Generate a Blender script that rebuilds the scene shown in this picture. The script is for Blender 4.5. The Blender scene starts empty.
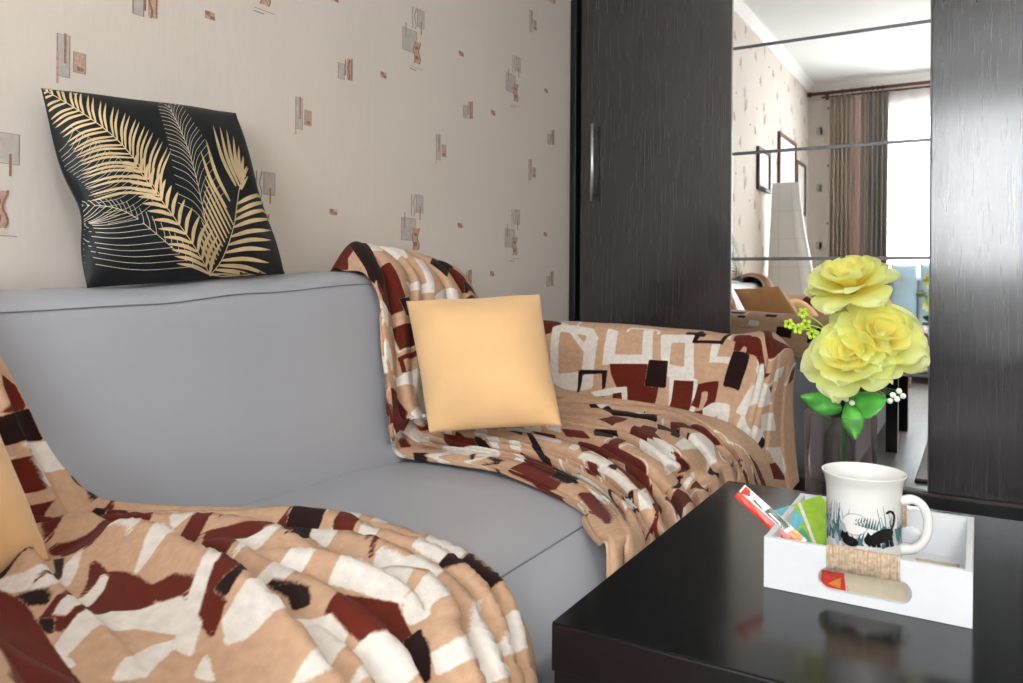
import bpy, bmesh, math, random
import numpy as np
from mathutils import Vector, Matrix, noise

random.seed(7)
C = bpy.context.scene.collection
PI = math.pi
# ------------------------------------------------------------------ camera model
F = 785.0; CX = 511.5; HY = 276.5; ROLL = 0.0067; YAW = math.radians(30.8)
CAMX, CAMH = 1.34, 0.80
D = 2.68                                     # wardrobe front plane
fw = (-math.sin(YAW), math.cos(YAW)); rt = (math.cos(YAW), math.sin(YAW))


def ray(u, v):
    a = u - CX; b = v - HY
    du = a * math.cos(ROLL) + b * math.sin(ROLL); dv = -a * math.sin(ROLL) + b * math.cos(ROLL)
    return (fw[0] + rt[0] * du / F, fw[1] + rt[1] * du / F, -dv / F)


def at(u, v, mode, val):                     # the point of a real plane (x, y or z = val) seen at a pixel
    r = ray(u, v)
    if mode == 'x': t = (val - CAMX) / r[0]
    elif mode == 'y': t = val / r[1]
    elif mode == 'z': t = (val - CAMH) / r[2]
    else: t = val
    return (CAMX + r[0] * t, r[1] * t, CAMH + r[2] * t)


# ------------------------------------------------------------------ materials
def lin(c):
    c = c / 255.0
    return c / 12.92 if c <= 0.04045 else ((c + 0.055) / 1.055) ** 2.4


def rgb(r, g, b): return (lin(r), lin(g), lin(b), 1.0)


def mat(name, col, rough=0.5, metal=0.0, spec=0.5, bump=None, sheen=0.0, coat=0.0, var=None, sub=0.0, trans=0.0, ior=1.45):
    """principled; bump=(scale,strength,distance,detail,(sx,sy,sz)); var=(scale,amount,(sx,sy,sz)) mottles the base colour"""
    m = bpy.data.materials.new(name); m.use_nodes = True
    nt = m.node_tree; n = nt.nodes; L = nt.links
    p = n['Principled BSDF']
    p.inputs['Base Color'].default_value = col
    p.inputs['Roughness'].default_value = rough
    p.inputs['Metallic'].default_value = metal
    p.inputs['Specular IOR Level'].default_value = spec
    p.inputs['IOR'].default_value = ior
    if sheen: p.inputs['Sheen Weight'].default_value = sheen
    if coat: p.inputs['Coat Weight'].default_value = coat; p.inputs['Coat Roughness'].default_value = 0.1
    if trans: p.inputs['Transmission Weight'].default_value = trans
    if sub:
        p.inputs['Subsurface Weight'].default_value = sub; p.inputs['Subsurface Scale'].default_value = 0.01
    if bump or var:
        tc = n.new('ShaderNodeTexCoord')
    if var:
        mp = n.new('ShaderNodeMapping'); mp.inputs['Scale'].default_value = var[2]
        L.new(tc.outputs['Object'], mp.inputs['Vector'])
        no = n.new('ShaderNodeTexNoise'); no.inputs['Scale'].default_value = var[0]; no.inputs['Detail'].default_value = 5
        L.new(mp.outputs['Vector'], no.inputs['Vector'])
        rm = n.new('ShaderNodeMapRange'); rm.inputs['From Min'].default_value = 0.3; rm.inputs['From Max'].default_value = 0.7
        rm.inputs['To Min'].default_value = 1 - var[1]; rm.inputs['To Max'].default_value = 1 + var[1]
        L.new(no.outputs['Fac'], rm.inputs['Value'])
        mx = n.new('ShaderNodeMix'); mx.data_type = 'RGBA'; mx.blend_type = 'MULTIPLY'
        mx.inputs['Factor'].default_value = 1
        mx.inputs[6].default_value = col
        cb = n.new('ShaderNodeCombineColor')
        for k in range(3): L.new(rm.outputs['Result'], cb.inputs[k])
        L.new(cb.outputs['Color'], mx.inputs[7])
        L.new(mx.outputs[2], p.inputs['Base Color'])
    if bump:
        mp = n.new('ShaderNodeMapping'); mp.inputs['Scale'].default_value = bump[4]
        L.new(tc.outputs['Object'], mp.inputs['Vector'])
        no = n.new('ShaderNodeTexNoise'); no.inputs['Scale'].default_value = bump[0]; no.inputs['Detail'].default_value = bump[3]
        L.new(mp.outputs['Vector'], no.inputs['Vector'])
        bp = n.new('ShaderNodeBump'); bp.inputs['Strength'].default_value = bump[1]; bp.inputs['Distance'].default_value = bump[2]
        L.new(no.outputs['Fac'], bp.inputs['Height']); L.new(bp.outputs['Normal'], p.inputs['Normal'])
    return m


one = (1, 1, 1)
M = {}
M['wall'] = mat('wallpaper_paper', rgb(224, 215, 205), 0.75, spec=0.25, bump=(70, 0.35, 0.002, 6, (1, 1, 0.35)), var=(2.5, 0.02, one))
M['print_grey'] = mat('wallpaper_grey_print', rgb(196, 188, 180), 0.75, spec=0.2, var=(60, 0.12, one))
M['print_brown'] = mat('wallpaper_brown_print', rgb(158, 122, 106), 0.75, spec=0.2, var=(300, 0.3, one))
M['print_tan'] = mat('wallpaper_tan_print', rgb(200, 166, 148), 0.75, spec=0.2, var=(200, 0.22, one))
M['print_line'] = mat('wallpaper_line_print', rgb(160, 146, 138), 0.75, spec=0.2, var=(40, 0.1, one))
M['print_seam'] = mat('wallpaper_seam', rgb(224, 218, 211), 0.75, spec=0.2, var=(40, 0.05, one))
M['ceil'] = mat('ceiling_paint', rgb(240, 240, 238), 0.8, spec=0.2, var=(3, 0.01, one))
M['cornice'] = mat('cornice_paint', rgb(245, 244, 240), 0.6, var=(3, 0.01, one))
M['floor'] = mat('grey_laminate', rgb(128, 124, 120), 0.35, bump=(12, 0.1, 0.001, 5, (1, 12, 1)), var=(6, 0.15, (8, 0.8, 1)))
M['sofa'] = mat('grey_leatherette', rgb(168, 171, 179), 0.42, spec=0.4, bump=(420, 0.12, 0.0006, 3, one), var=(3, 0.03, one))
M['sofa_seam'] = mat('grey_seam', rgb(140, 141, 147), 0.6, var=(50, 0.05, one))
M['sofa_base'] = mat('sofa_base_cloth', rgb(74, 74, 78), 0.8, var=(50, 0.05, one))
M['wood'] = mat('black_brown_wood', rgb(46, 43, 47), 0.24, spec=0.8, coat=0.8, bump=(26, 0.2, 0.0008, 7, (9, 9, 0.35)), var=(22, 0.30, (9, 9, 0.3)))
M['wood_edge'] = mat('black_trim', rgb(22, 24, 27), 0.4, var=(30, 0.1, one))
M['rail'] = mat('brown_rail', rgb(96, 80, 80), 0.3, metal=0.6, var=(30, 0.1, one))
M['divider'] = mat('grey_divider', rgb(96, 97, 100), 0.35, metal=0.5, var=(30, 0.05, one))
M['mirror'] = mat('mirror_glass', (0.93, 0.94, 0.94, 1), 0.0, metal=1.0)
M['mirror_edge'] = mat('bright_bevel', rgb(205, 208, 210), 0.15, metal=0.8, var=(30, 0.05, one))
M['chrome'] = mat('chrome', rgb(238, 239, 240), 0.38, metal=1.0, var=(30, 0.03, one))
M['dark_metal'] = mat('dark_metal', rgb(60, 60, 62), 0.35, metal=0.8, var=(30, 0.05, one))
M['table'] = mat('black_table_foil', rgb(18, 20, 21), 0.14, spec=0.4, bump=(300, 0.03, 0.0003, 2, one), var=(40, 0.1, one))
M['table_edge'] = mat('black_brown_foil', rgb(26, 21, 23), 0.3, spec=0.4, bump=(60, 0.15, 0.0005, 4, (1, 1, 10)), var=(30, 0.2, (1, 1, 8)))
M['tray'] = mat('white_painted_wood', rgb(224, 226, 230), 0.4, var=(30, 0.015, one))
M['jute'] = mat('jute_cord', rgb(204, 180, 152), 0.85, bump=(900, 0.5, 0.0008, 3, one), var=(260, 0.3, one))
M['ceramic'] = mat('white_ceramic', rgb(228, 227, 224), 0.12, coat=0.4, var=(10, 0.01, one))
M['print_black'] = mat('black_glaze_print', rgb(24, 22, 26), 0.2, var=(80, 0.1, one))
M['print_teal'] = mat('teal_glaze_print', rgb(66, 104, 110), 0.2, var=(150, 0.3, one))
M['print_shade'] = mat('grey_glaze_print', rgb(176, 182, 184), 0.2, var=(150, 0.2, one))
M['peach'] = mat('peach_velour', rgb(240, 196, 142), 0.9, spec=0.15, sheen=0.25, bump=(700, 0.25, 0.0012, 3, one), var=(9, 0.05, one))
M['pillow_black'] = mat('black_satin', rgb(16, 22, 25), 0.5, spec=0.35, bump=(900, 0.1, 0.0005, 2, one), var=(20, 0.15, one))
M['gold'] = mat('gold_leaf_print', rgb(208, 184, 142), 0.5, var=(14, 0.25, one))
M['cream'] = mat('cream_line_print', rgb(214, 208, 190), 0.55, var=(30, 0.15, one))
M['curtain'] = mat('taupe_curtain', rgb(164, 148, 134), 0.7, var=(7, 0.12, (6, 6, 0.5)), bump=(500, 0.1, 0.0006, 2, one))
M['curtain_dark'] = mat('graphite_curtain', rgb(140, 132, 127), 0.6, var=(7, 0.12, (6, 6, 0.5)), bump=(500, 0.1, 0.0006, 2, one))
M['curtain_pink'] = mat('dusty_pink_lining', rgb(196, 170, 158), 0.7, var=(7, 0.1, (6, 6, 0.5)))
M['rod'] = mat('dark_red_wood_rod', rgb(92, 58, 48), 0.35, var=(30, 0.15, one))
M['frame_wood'] = mat('walnut_frame', rgb(96, 66, 52), 0.45, var=(30, 0.2, (1, 1, 5)))
M['frame_dark'] = mat('dark_frame', rgb(58, 50, 46), 0.45, var=(30, 0.2, (1, 1, 5)))
M['paper'] = mat('white_paper', rgb(236, 236, 234), 0.7, var=(30, 0.01, one))
M['quilt'] = mat('pale_quilted_cloth', rgb(240, 243, 241), 0.85, var=(6, 0.03, one), bump=(300, 0.15, 0.001, 3, one))
M['quilt_line'] = mat('grey_quilt_stitching', rgb(214, 217, 215), 0.9, var=(30, 0.05, one))
M['blue_fabric'] = mat('pale_blue_cloth', rgb(158, 184, 196), 0.8, var=(12, 0.06, one), bump=(400, 0.15, 0.001, 3, one))
M['white_fabric'] = mat('white_cloth', rgb(238, 240, 242), 0.85, var=(12, 0.02, one), bump=(300, 0.15, 0.001, 3, one))
M['pvc'] = mat('white_window_plastic', rgb(244, 244, 244), 0.3, var=(30, 0.01, one))
M['rug'] = mat('pale_grey_rug', rgb(198, 198, 196), 0.95, bump=(300, 0.6, 0.003, 4, one), var=(40, 0.06, one))
M['rug_edge'] = mat('charcoal_rug_border', rgb(70, 70, 70), 0.95, var=(40, 0.06, one))
M['stem'] = mat('dark_green_stem', rgb(40, 92, 46), 0.45, var=(60, 0.15, one))
M['leaf'] = mat('green_leaf', rgb(84, 168, 70), 0.4, var=(40, 0.22, one), bump=(120, 0.2, 0.001, 3, one))
M['bud'] = mat('lime_bud', rgb(176, 206, 60), 0.45, var=(60, 0.15, one))
M['berry'] = mat('white_berry', rgb(240, 242, 232), 0.35, var=(60, 0.05, one))
M['beige_card'] = mat('beige_paper_packet', rgb(208, 196, 172), 0.5, var=(60, 0.06, one))
M['sachet_red'] = mat('red_foil', rgb(206, 62, 46), 0.25, spec=0.6, var=(140, 0.25, one))
M['sachet_white'] = mat('white_foil', rgb(232, 222, 218), 0.25, spec=0.6, var=(140, 0.1, one))
M['sachet_dark'] = mat('dark_green_foil', rgb(48, 74, 62), 0.25, spec=0.6, var=(140, 0.2, one))
M['sachet_lime'] = mat('lime_foil', rgb(158, 196, 62), 0.25, spec=0.6, var=(90, 0.15, one))
M['sachet_blue'] = mat('sky_blue_foil', rgb(112, 188, 206), 0.25, spec=0.6, var=(90, 0.15, one))
M['sachet_teal'] = mat('teal_foil', rgb(82, 170, 140), 0.25, spec=0.6, var=(90, 0.15, one))
M['sachet_orange'] = mat('orange_foil', rgb(226, 140, 64), 0.25, spec=0.6, var=(90, 0.15, one))
M['lawn'] = mat('outdoor_ground', rgb(150, 155, 140), 0.9, var=(3, 0.2, one))


def petal_material():
    m = bpy.data.materials.new('yellow_petal_silk'); m.use_nodes = True
    n = m.node_tree.nodes; L = m.node_tree.links
    p = n['Principled BSDF']; p.inputs['Roughness'].default_value = 0.55; p.inputs['Specular IOR Level'].default_value = 0.25
    at_ = n.new('ShaderNodeAttribute'); at_.attribute_name = 'petal'
    r = n.new('ShaderNodeValToRGB'); e = r.color_ramp.elements
    e[0].position = 0.0; e[0].color = rgb(252, 230, 128); e[1].position = 1.0; e[1].color = rgb(246, 252, 206)
    x = r.color_ramp.elements.new(0.35); x.color = rgb(252, 245, 150)
    x = r.color_ramp.elements.new(0.75); x.color = rgb(246, 250, 168)
    L.new(at_.outputs['Fac'], r.inputs['Fac']); L.new(r.outputs['Color'], p.inputs['Base Color'])
    tr = n.new('ShaderNodeBsdfTranslucent'); L.new(r.outputs['Color'], tr.inputs['Color'])
    mx = n.new('ShaderNodeMixShader'); mx.inputs[0].default_value = 0.58
    tc = n.new('ShaderNodeTexCoord'); no = n.new('ShaderNodeTexNoise'); no.inputs['Scale'].default_value = 220
    bp = n.new('ShaderNodeBump'); bp.inputs['Strength'].default_value = 0.15; bp.inputs['Distance'].default_value = 0.001
    L.new(tc.outputs['Object'], no.inputs['Vector']); L.new(no.outputs['Fac'], bp.inputs['Height']); L.new(bp.outputs['Normal'], p.inputs['Normal'])
    out = n['Material Output']
    L.new(p.outputs[0], mx.inputs[1]); L.new(tr.outputs[0], mx.inputs[2]); L.new(mx.outputs[0], out.inputs['Surface'])
    return m


def glass_material(name, col, light_streaks=0.0, rough=0.02):
    """thin clear glass: mostly see-through with a glossy skin that strengthens at grazing angles"""
    m = bpy.data.materials.new(name); m.use_nodes = True
    n = m.node_tree.nodes; L = m.node_tree.links
    n.remove(n['Principled BSDF'])
    t = n.new('ShaderNodeBsdfTransparent'); t.inputs['Color'].default_value = col
    g = n.new('ShaderNodeBsdfGlossy'); g.inputs['Roughness'].default_value = rough; g.inputs['Color'].default_value = (1, 1, 1, 1)
    lw = n.new('ShaderNodeLayerWeight'); lw.inputs['Blend'].default_value = 0.10
    mx = n.new('ShaderNodeMixShader')
    L.new(lw.outputs['Fresnel'], mx.inputs[0]); L.new(t.outputs[0], mx.inputs[1]); L.new(g.outputs[0], mx.inputs[2])
    src = mx.outputs[0]
    if light_streaks:  # pale translucent streaks painted in for the light that real glass would refract
        d = n.new('ShaderNodeBsdfTranslucent'); d.inputs['Color'].default_value = (.8, .72, .76, 1); no = n.new('ShaderNodeTexNoise'); no.inputs['Scale'].default_value = 14; tc = n.new('ShaderNodeTexCoord'); mp = n.new('ShaderNodeMapping'); mp.inputs['Scale'].default_value = (5, 5, .5)
        L.new(tc.outputs['Object'], mp.inputs['Vector']); L.new(mp.outputs['Vector'], no.inputs['Vector'])
        rm = n.new('ShaderNodeMapRange'); rm.inputs['From Min'].default_value = .4; rm.inputs['From Max'].default_value = .65; rm.inputs['To Max'].default_value = light_streaks; L.new(no.outputs['Fac'], rm.inputs['Value'])
        m2 = n.new('ShaderNodeMixShader'); L.new(rm.outputs[0], m2.inputs[0]); L.new(src, m2.inputs[1]); L.new(d.outputs[0], m2.inputs[2]); src = m2.outputs[0]
    L.new(src, n['Material Output'].inputs['Surface'])
    return m


def sheer_material():
    m = bpy.data.materials.new('sheer_voile'); m.use_nodes = True
    n = m.node_tree.nodes; L = m.node_tree.links
    n.remove(n['Principled BSDF'])
    t = n.new('ShaderNodeBsdfTransparent')
    d = n.new('ShaderNodeBsdfDiffuse'); d.inputs['Color'].default_value = (0.9, 0.89, 0.88, 1)
    tl = n.new('ShaderNodeBsdfTranslucent'); tl.inputs['Color'].default_value = (0.9, 0.89, 0.88, 1)
    a = n.new('ShaderNodeMixShader'); a.inputs[0].default_value = 0.55
    L.new(d.outputs[0], a.inputs[1]); L.new(tl.outputs[0], a.inputs[2])
    tc = n.new('ShaderNodeTexCoord'); no = n.new('ShaderNodeTexNoise'); no.inputs['Scale'].default_value = 4
    rm = n.new('ShaderNodeMapRange'); rm.inputs['To Min'].default_value = 0.35; rm.inputs['To Max'].default_value = 0.6
    L.new(tc.outputs['Object'], no.inputs['Vector']); L.new(no.outputs['Fac'], rm.inputs['Value'])
    b = n.new('ShaderNodeMixShader')
    L.new(rm.outputs[0], b.inputs[0]); L.new(t.outputs[0], b.inputs[1]); L.new(a.outputs[0], b.inputs[2])
    L.new(b.outputs[0], n['Material Output'].inputs['Surface'])
    return m


def fleece_material():
    """woven-in pattern: three distance fields (white, maroon, dark) stored on the cloth, thresholded here over beige"""
    m = bpy.data.materials.new('patterned_fleece'); m.use_nodes = True
    n = m.node_tree.nodes; L = m.node_tree.links
    p = n['Principled BSDF']; p.inputs['Roughness'].default_value = 0.95; p.inputs['Specular IOR Level'].default_value = 0.1
    p.inputs['Sheen Weight'].default_value = 0.06; p.inputs['Sheen Roughness'].default_value = 0.5
    tc = n.new('ShaderNodeTexCoord')
    no = n.new('ShaderNodeTexNoise'); no.inputs['Scale'].default_value = 260; no.inputs['Detail'].default_value = 4
    L.new(tc.outputs['Object'], no.inputs['Vector'])
    jit = n.new('ShaderNodeMath'); jit.operation = 'MULTIPLY_ADD'; jit.inputs[1].default_value = 0.16; jit.inputs[2].default_value = -0.08
    L.new(no.outputs['Fac'], jit.inputs[0])
    cur = None
    base = n.new('ShaderNodeRGB'); base.outputs[0].default_value = rgb(200, 163, 134); cur = base.outputs[0]
    for nm, col in (('pat_white', rgb(228, 221, 213)), ('pat_maroon', rgb(100, 38, 27)), ('pat_dark', rgb(42, 25, 24))):
        a = n.new('ShaderNodeAttribute'); a.attribute_name = nm
        ad = n.new('ShaderNodeMath'); ad.operation = 'ADD'; L.new(a.outputs['Fac'], ad.inputs[0]); L.new(jit.outputs[0], ad.inputs[1])
        rm = n.new('ShaderNodeMapRange'); rm.interpolation_type = 'SMOOTHSTEP'
        rm.inputs['From Min'].default_value = 0.44; rm.inputs['From Max'].default_value = 0.56
        L.new(ad.outputs[0], rm.inputs['Value'])
        mx = n.new('ShaderNodeMix'); mx.data_type = 'RGBA'
        L.new(rm.outputs[0], mx.inputs[0]); L.new(cur, mx.inputs[6]); mx.inputs[7].default_value = col
        cur = mx.outputs[2]
    n2 = n.new('ShaderNodeTexNoise'); n2.inputs['Scale'].default_value = 90; n2.inputs['Detail'].default_value = 6
    L.new(tc.outputs['Object'], n2.inputs['Vector'])
    hs = n.new('ShaderNodeMapRange'); hs.inputs['From Min'].default_value = 0.3; hs.inputs['From Max'].default_value = 0.7
    hs.inputs['To Min'].default_value = 0.9; hs.inputs['To Max'].default_value = 1.08
    L.new(n2.outputs['Fac'], hs.inputs['Value'])
    cb = n.new('ShaderNodeCombineColor')
    for k in range(3): L.new(hs.outputs[0], cb.inputs[k])
    mm = n.new('ShaderNodeMix'); mm.data_type = 'RGBA'; mm.blend_type = 'MULTIPLY'; mm.inputs[0].default_value = 1
    L.new(cur, mm.inputs[6]); L.new(cb.outputs[0], mm.inputs[7]); L.new(mm.outputs[2], p.inputs['Base Color'])
    n3 = n.new('ShaderNodeTexNoise'); n3.inputs['Scale'].default_value = 700; n3.inputs['Detail'].default_value = 4
    L.new(tc.outputs['Object'], n3.inputs['Vector'])
    bp = n.new('ShaderNodeBump'); bp.inputs['Strength'].default_value = 0.5; bp.inputs['Distance'].default_value = 0.0015
    L.new(n3.outputs['Fac'], bp.inputs['Height']); L.new(bp.outputs['Normal'], p.inputs['Normal'])
    return m


M['petal'] = petal_material()
M['vase'] = glass_material('lilac_glass_painted_streaks', (0.94, 0.91, 0.94, 1), .16)
M['pane'] = glass_material('window_glass', (0.97, 0.98, 0.98, 1))
M['sheer'] = sheer_material()
M['fleece'] = fleece_material()


# ------------------------------------------------------------------ mesh helpers
class MB:
    """collects shapes into one mesh; every shape takes a material key"""
    def __init__(self): self.v = []; self.f = []; self.m = []; self.keys = []; self.smooth = []; self.att = {}

    def k(self, key):
        if key not in self.keys: self.keys.append(key)
        return self.keys.index(key)

    def add(self, verts, faces, key, smooth=False):
        o = len(self.v); self.v += [tuple(p) for p in verts]
        i = self.k(key)
        for f in faces:
            self.f.append(tuple(o + a for a in f)); self.m.append(i); self.smooth.append(smooth)
        return o

    def bm(self, bm, key, smooth=False):
        bm.verts.ensure_lookup_table(); bm.verts.index_update()
        self.add([v.co[:] for v in bm.verts], [[v.index for v in f.verts] for f in bm.faces], key, smooth); bm.free()

    def box(self, lo, hi, key, bev=0.0, seg=2, mtx=None, smooth=False):
        b = bmesh.new(); bmesh.ops.create_cube(b, size=1)
        for v in b.verts:
            v.co = Vector([lo[i] + (v.co[i] + 0.5) * (hi[i] - lo[i]) for i in range(3)])
        if bev: bmesh.ops.bevel(b, geom=list(b.edges), offset=bev, segments=seg, profile=0.5, affect='EDGES')
        if mtx is not None: b.transform(mtx)
        self.bm(b, key, smooth)

    def tube(self, pts, r, key, n=10, cap=True):
        pts = [Vector(p) for p in pts]; rr = r if isinstance(r, (list, tuple)) else [r] * len(pts)
        vs = []; fs = []; prev = None
        for i, p in enumerate(pts):
            d = (pts[min(i + 1, len(pts) - 1)] - pts[max(i - 1, 0)]).normalized()
            if prev is None: a = d.orthogonal().normalized()
            else:
                a = prev - d * prev.dot(d); a = a.normalized() if a.length > 1e-6 else d.orthogonal().normalized()
            prev = a; b = d.cross(a)
            for k in range(n):
                t = 2 * PI * k / n; vs.append(p + (a * math.cos(t) + b * math.sin(t)) * rr[i])
        for i in range(len(pts) - 1):
            for k in range(n):
                fs.append((i * n + k, i * n + (k + 1) % n, (i + 1) * n + (k + 1) % n, (i + 1) * n + k))
        if cap: fs.append(tuple(range(n))[::-1]); fs.append(tuple((len(pts) - 1) * n + k for k in range(n)))
        self.add(vs, fs, key, True)

    def lathe(self, prof, key, c=(0, 0, 0), n=48):
        vs = []; fs = []
        for (r, z) in prof:
            for k in range(n):
                t = 2 * PI * k / n; vs.append((c[0] + r * math.cos(t), c[1] + r * math.sin(t), c[2] + z))
        for i in range(len(prof) - 1):
            for k in range(n): fs.append((i * n + k, i * n + (k + 1) % n, (i + 1) * n + (k + 1) % n, (i + 1) * n + k))
        self.add(vs, fs, key, True)

    def ball(self, c, r, key, sc=(1, 1, 1), seg=12):
        b = bmesh.new(); bmesh.ops.create_uvsphere(b, u_segments=seg, v_segments=seg // 2 + 2, radius=r)
        for v in b.verts: v.co = Vector((v.co.x * sc[0] + c[0], v.co.y * sc[1] + c[1], v.co.z * sc[2] + c[2]))
        self.bm(b, key, True)

    def grid(self, P, key, smooth=True, closed=False, flip=False):
        """P: (n, m, 3) array"""
        n, m = P.shape[:2]; fs = []
        for i in range(n - 1):
            for j in range(m if closed else m - 1):
                q = (i * m + j, i * m + (j + 1) % m, (i + 1) * m + (j + 1) % m, (i + 1) * m + j)
                fs.append(q[::-1] if flip else q)
        return self.add(P.reshape(-1, 3).tolist(), fs, key, smooth)

    def build(self, name, parent=None, weld=0):
        me = bpy.data.meshes.new(name); me.from_pydata(self.v, [], self.f)
        for kk in self.keys: me.materials.append(M[kk])
        me.polygons.foreach_set('material_index', self.m); me.polygons.foreach_set('use_smooth', self.smooth)
        for a, vals in self.att.items():
            at_ = me.attributes.new(a, 'FLOAT', 'POINT'); at_.data.foreach_set('value', vals)
        me.update()
        if weld:
            b = bmesh.new(); b.from_mesh(me); bmesh.ops.remove_doubles(b, verts=b.verts, dist=weld); b.to_mesh(me); b.free()
        o = bpy.data.objects.new(name, me); C.objects.link(o)
        if parent is not None:
            o.parent = parent; o.matrix_parent_inverse = parent.matrix_world.inverted()
        return o


def thing(name, label, cat, loc, group=None):
    o = bpy.data.objects.new(name, None); C.objects.link(o); o.location = loc; o.empty_display_size = 0.05
    o.matrix_world = Matrix.Translation(loc)
    tag(o, label, cat, group); return o


def tag(o, label, cat, group=None):
    o['label'] = label; o['category'] = cat
    if group: o['group'] = group
    return o


def struct(o): o['kind'] = 'structure'; return o


def spline(P, n):
    """uniform Catmull-Rom through P (k, ...) resampled to n points along axis 0"""
    P = np.asarray(P, float); k = len(P)
    Q = np.concatenate([2 * P[:1] - P[1:2], P, 2 * P[-1:] - P[-2:-1]])
    t = np.linspace(0, k - 1, n); i = np.minimum(t.astype(int), k - 2); f = (t - i).reshape((-1,) + (1,) * (P.ndim - 1))
    a, b, c, d = Q[i], Q[i + 1], Q[i + 2], Q[i + 3]
    return 0.5 * (2 * b + (c - a) * f + (2 * a - 5 * b + 4 * c - d) * f ** 2 + (3 * b - a - 3 * c + d) * f ** 3)


def normals(P):
    a = np.gradient(P, axis=0); b = np.gradient(P, axis=1)
    n = np.cross(a, b); return n / (np.linalg.norm(n, axis=2, keepdims=True) + 1e-12)


def vnoise(P, scale, seed=0.0):
    out = np.empty(P.shape[:2])
    for i in range(P.shape[0]):
        for j in range(P.shape[1]):
            p = P[i, j]; out[i, j] = noise.noise((p[0] * scale + seed, p[1] * scale, p[2] * scale))
    return out


#@@ROOM
# ------------------------------------------------------------------ room shell
WX1 = 2.85; WY0 = -2.12; CEIL = 2.55; WY1 = D + 0.62
wl = MB()
wl.box((-0.12, WY0 - 0.25, 0), (0, WY1 + 0.1, CEIL), 'wall')
# printed motifs of the wallpaper, one 0.538 x 0.515 m repeat, paper-thin print lying on the paper
TY, TZ = 0.538, 0.515


def wb(u0, v0, u1, v1):
    a = at(u0, v0, 'x', 0.0); b = at(u1, v1, 'x', 0.0)
    return a[1], b[1], b[2], a[2]              # y0,y1,z0,z1


prints = []                                   # (poly[(y,z)], key)


def prect(u0, v0, u1, v1, key, wob=0, layer=0):
    y0, y1, z0, z1 = wb(u0, v0, u1, v1)
    if wob:
        n = 8; l = []; r = []
        for i in range(n + 1):
            z = z0 + (z1 - z0) * i / n; s = math.sin(i / n * 2 * PI * 1.3) * wob
            l.append((y0 + s, z)); r.append((y1 + s, z))
        for i in range(n): prints.append(([l[i], r[i], r[i + 1], l[i + 1]], key, layer))
    else: prints.append(([(y0, z0), (y1, z0), (y1, z1), (y0, z1)], key, layer))


def outline(u0, v0, u1, v1, fill):
    prect(u0 - .45, v0 - .45, u1 + .45, v1 + .45, 'print_line'); prect(u0, v0, u1, v1, fill, layer=1)


# motif A (big, two grey blocks, vase-like strip, dashes) seen beside the right blanket
outline(416.2, 195, 422.6, 213, 'print_grey'); prect(419.4, 207, 420.2, 220, 'print_brown', layer=2)
prect(411, 194, 411.7, 216, 'print_line', layer=1); prect(413.6, 194, 414.3, 216, 'print_line', wob=.003, layer=1)
outline(401.6, 217.5, 415, 240.5, 'print_grey'); prect(404, 212, 404.9, 228, 'print_line', layer=2)
prect(412.6, 228, 417.8, 250, 'print_tan', wob=.004, layer=2); prect(412.2, 228, 412.9, 250, 'print_brown', wob=.004, layer=3)
prect(417.6, 228, 418.3, 250, 'print_brown', wob=.004, layer=3); prect(413.6, 233, 416.6, 236, 'print_brown', layer=3); prect(413.6, 242, 416.6, 246, 'print_brown', layer=3)
prect(409, 253.8, 422, 254.8, 'print_brown'); prect(408.5, 256.4, 415, 257.4, 'print_brown')
# motif B (grey block with brown strips)
outline(463.6, 105, 467, 118.3, 'print_grey'); prect(467.6, 102, 468.2, 115, 'print_brown', layer=1)
prect(469, 101, 472, 119, 'print_tan', layer=1); prect(469.6, 101.5, 470.4, 119, 'print_brown', wob=.003, layer=2); prect(471.8, 101, 472.4, 119, 'print_brown', layer=2)
# motif C (slim grey bar and a tan block)
outline(436.3, 134.5, 440, 160, 'print_grey'); prect(438.4, 134, 439.1, 152, 'print_brown', layer=2); prect(435.6, 145, 436.3, 164, 'print_tan', layer=2)
outline(442, 144.5, 445.6, 157, 'print_tan'); prect(442.8, 153, 445, 156, 'print_brown', layer=2)
# motif D twice (small brown blocks)
prect(457.6, 222.8, 462.5, 228, 'print_tan'); prect(457.6, 222.8, 459.8, 226, 'print_brown', layer=1); prect(460, 225.4, 462.2, 227.7, 'print_brown', layer=1)
prect(490, 271.2, 494, 276.2, 'print_tan'); prect(490, 271.2, 492, 274, 'print_brown', layer=1); prect(491.9, 273.7, 493.9, 276, 'print_brown', layer=1)
ys = [p[0] for q in prints for p in q[0]]
for iy in range(-9, 4):
    for iz in range(-2, 5):
        for poly, key, layer in prints:
            q = [(y + iy * TY, z + iz * TZ) for y, z in poly]
            if min(p[0] for p in q) < WY0 + .03 or max(p[0] for p in q) > D - .02 or max(p[1] for p in q) > CEIL - .08 or min(p[1] for p in q) < .05: continue
            x = 0.0005 + 0.0003 * layer
            wl.add([(x, y, z) for y, z in q], [(0, 1, 2, 3)], key)
sy = at(373, 60, 'x', 0)[1]
for i in range(-7, 3):
    y = sy + i * TY
    if WY0 < y < D: wl.add([(0.0004, y - .0012, .05), (0.0004, y + .0012, .05), (0.0004, y + .0012, 2.5), (0.0004, y - .0012, 2.5)], [(0, 1, 2, 3)], 'print_seam')
struct(wl.build('wall_left'))
m = MB(); m.box((-0.12, WY1, 0), (WX1 + .12, WY1 + .1, CEIL), 'wall'); struct(m.build('wall_back'))
m = MB(); m.box((WX1, WY0 - .25, 0), (WX1 + .12, WY1 + .1, CEIL), 'wall'); struct(m.build('wall_right'))
m = MB(); m.box((-0.12, WY0 - .25, -0.1), (WX1 + .12, WY1 + .1, 0), 'floor'); struct(m.build('floor'))
m = MB(); m.box((-0.12, WY0 - .25, CEIL), (WX1 + .12, WY1 + .1, CEIL + .1), 'ceil'); struct(m.build('ceiling'))
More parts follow.
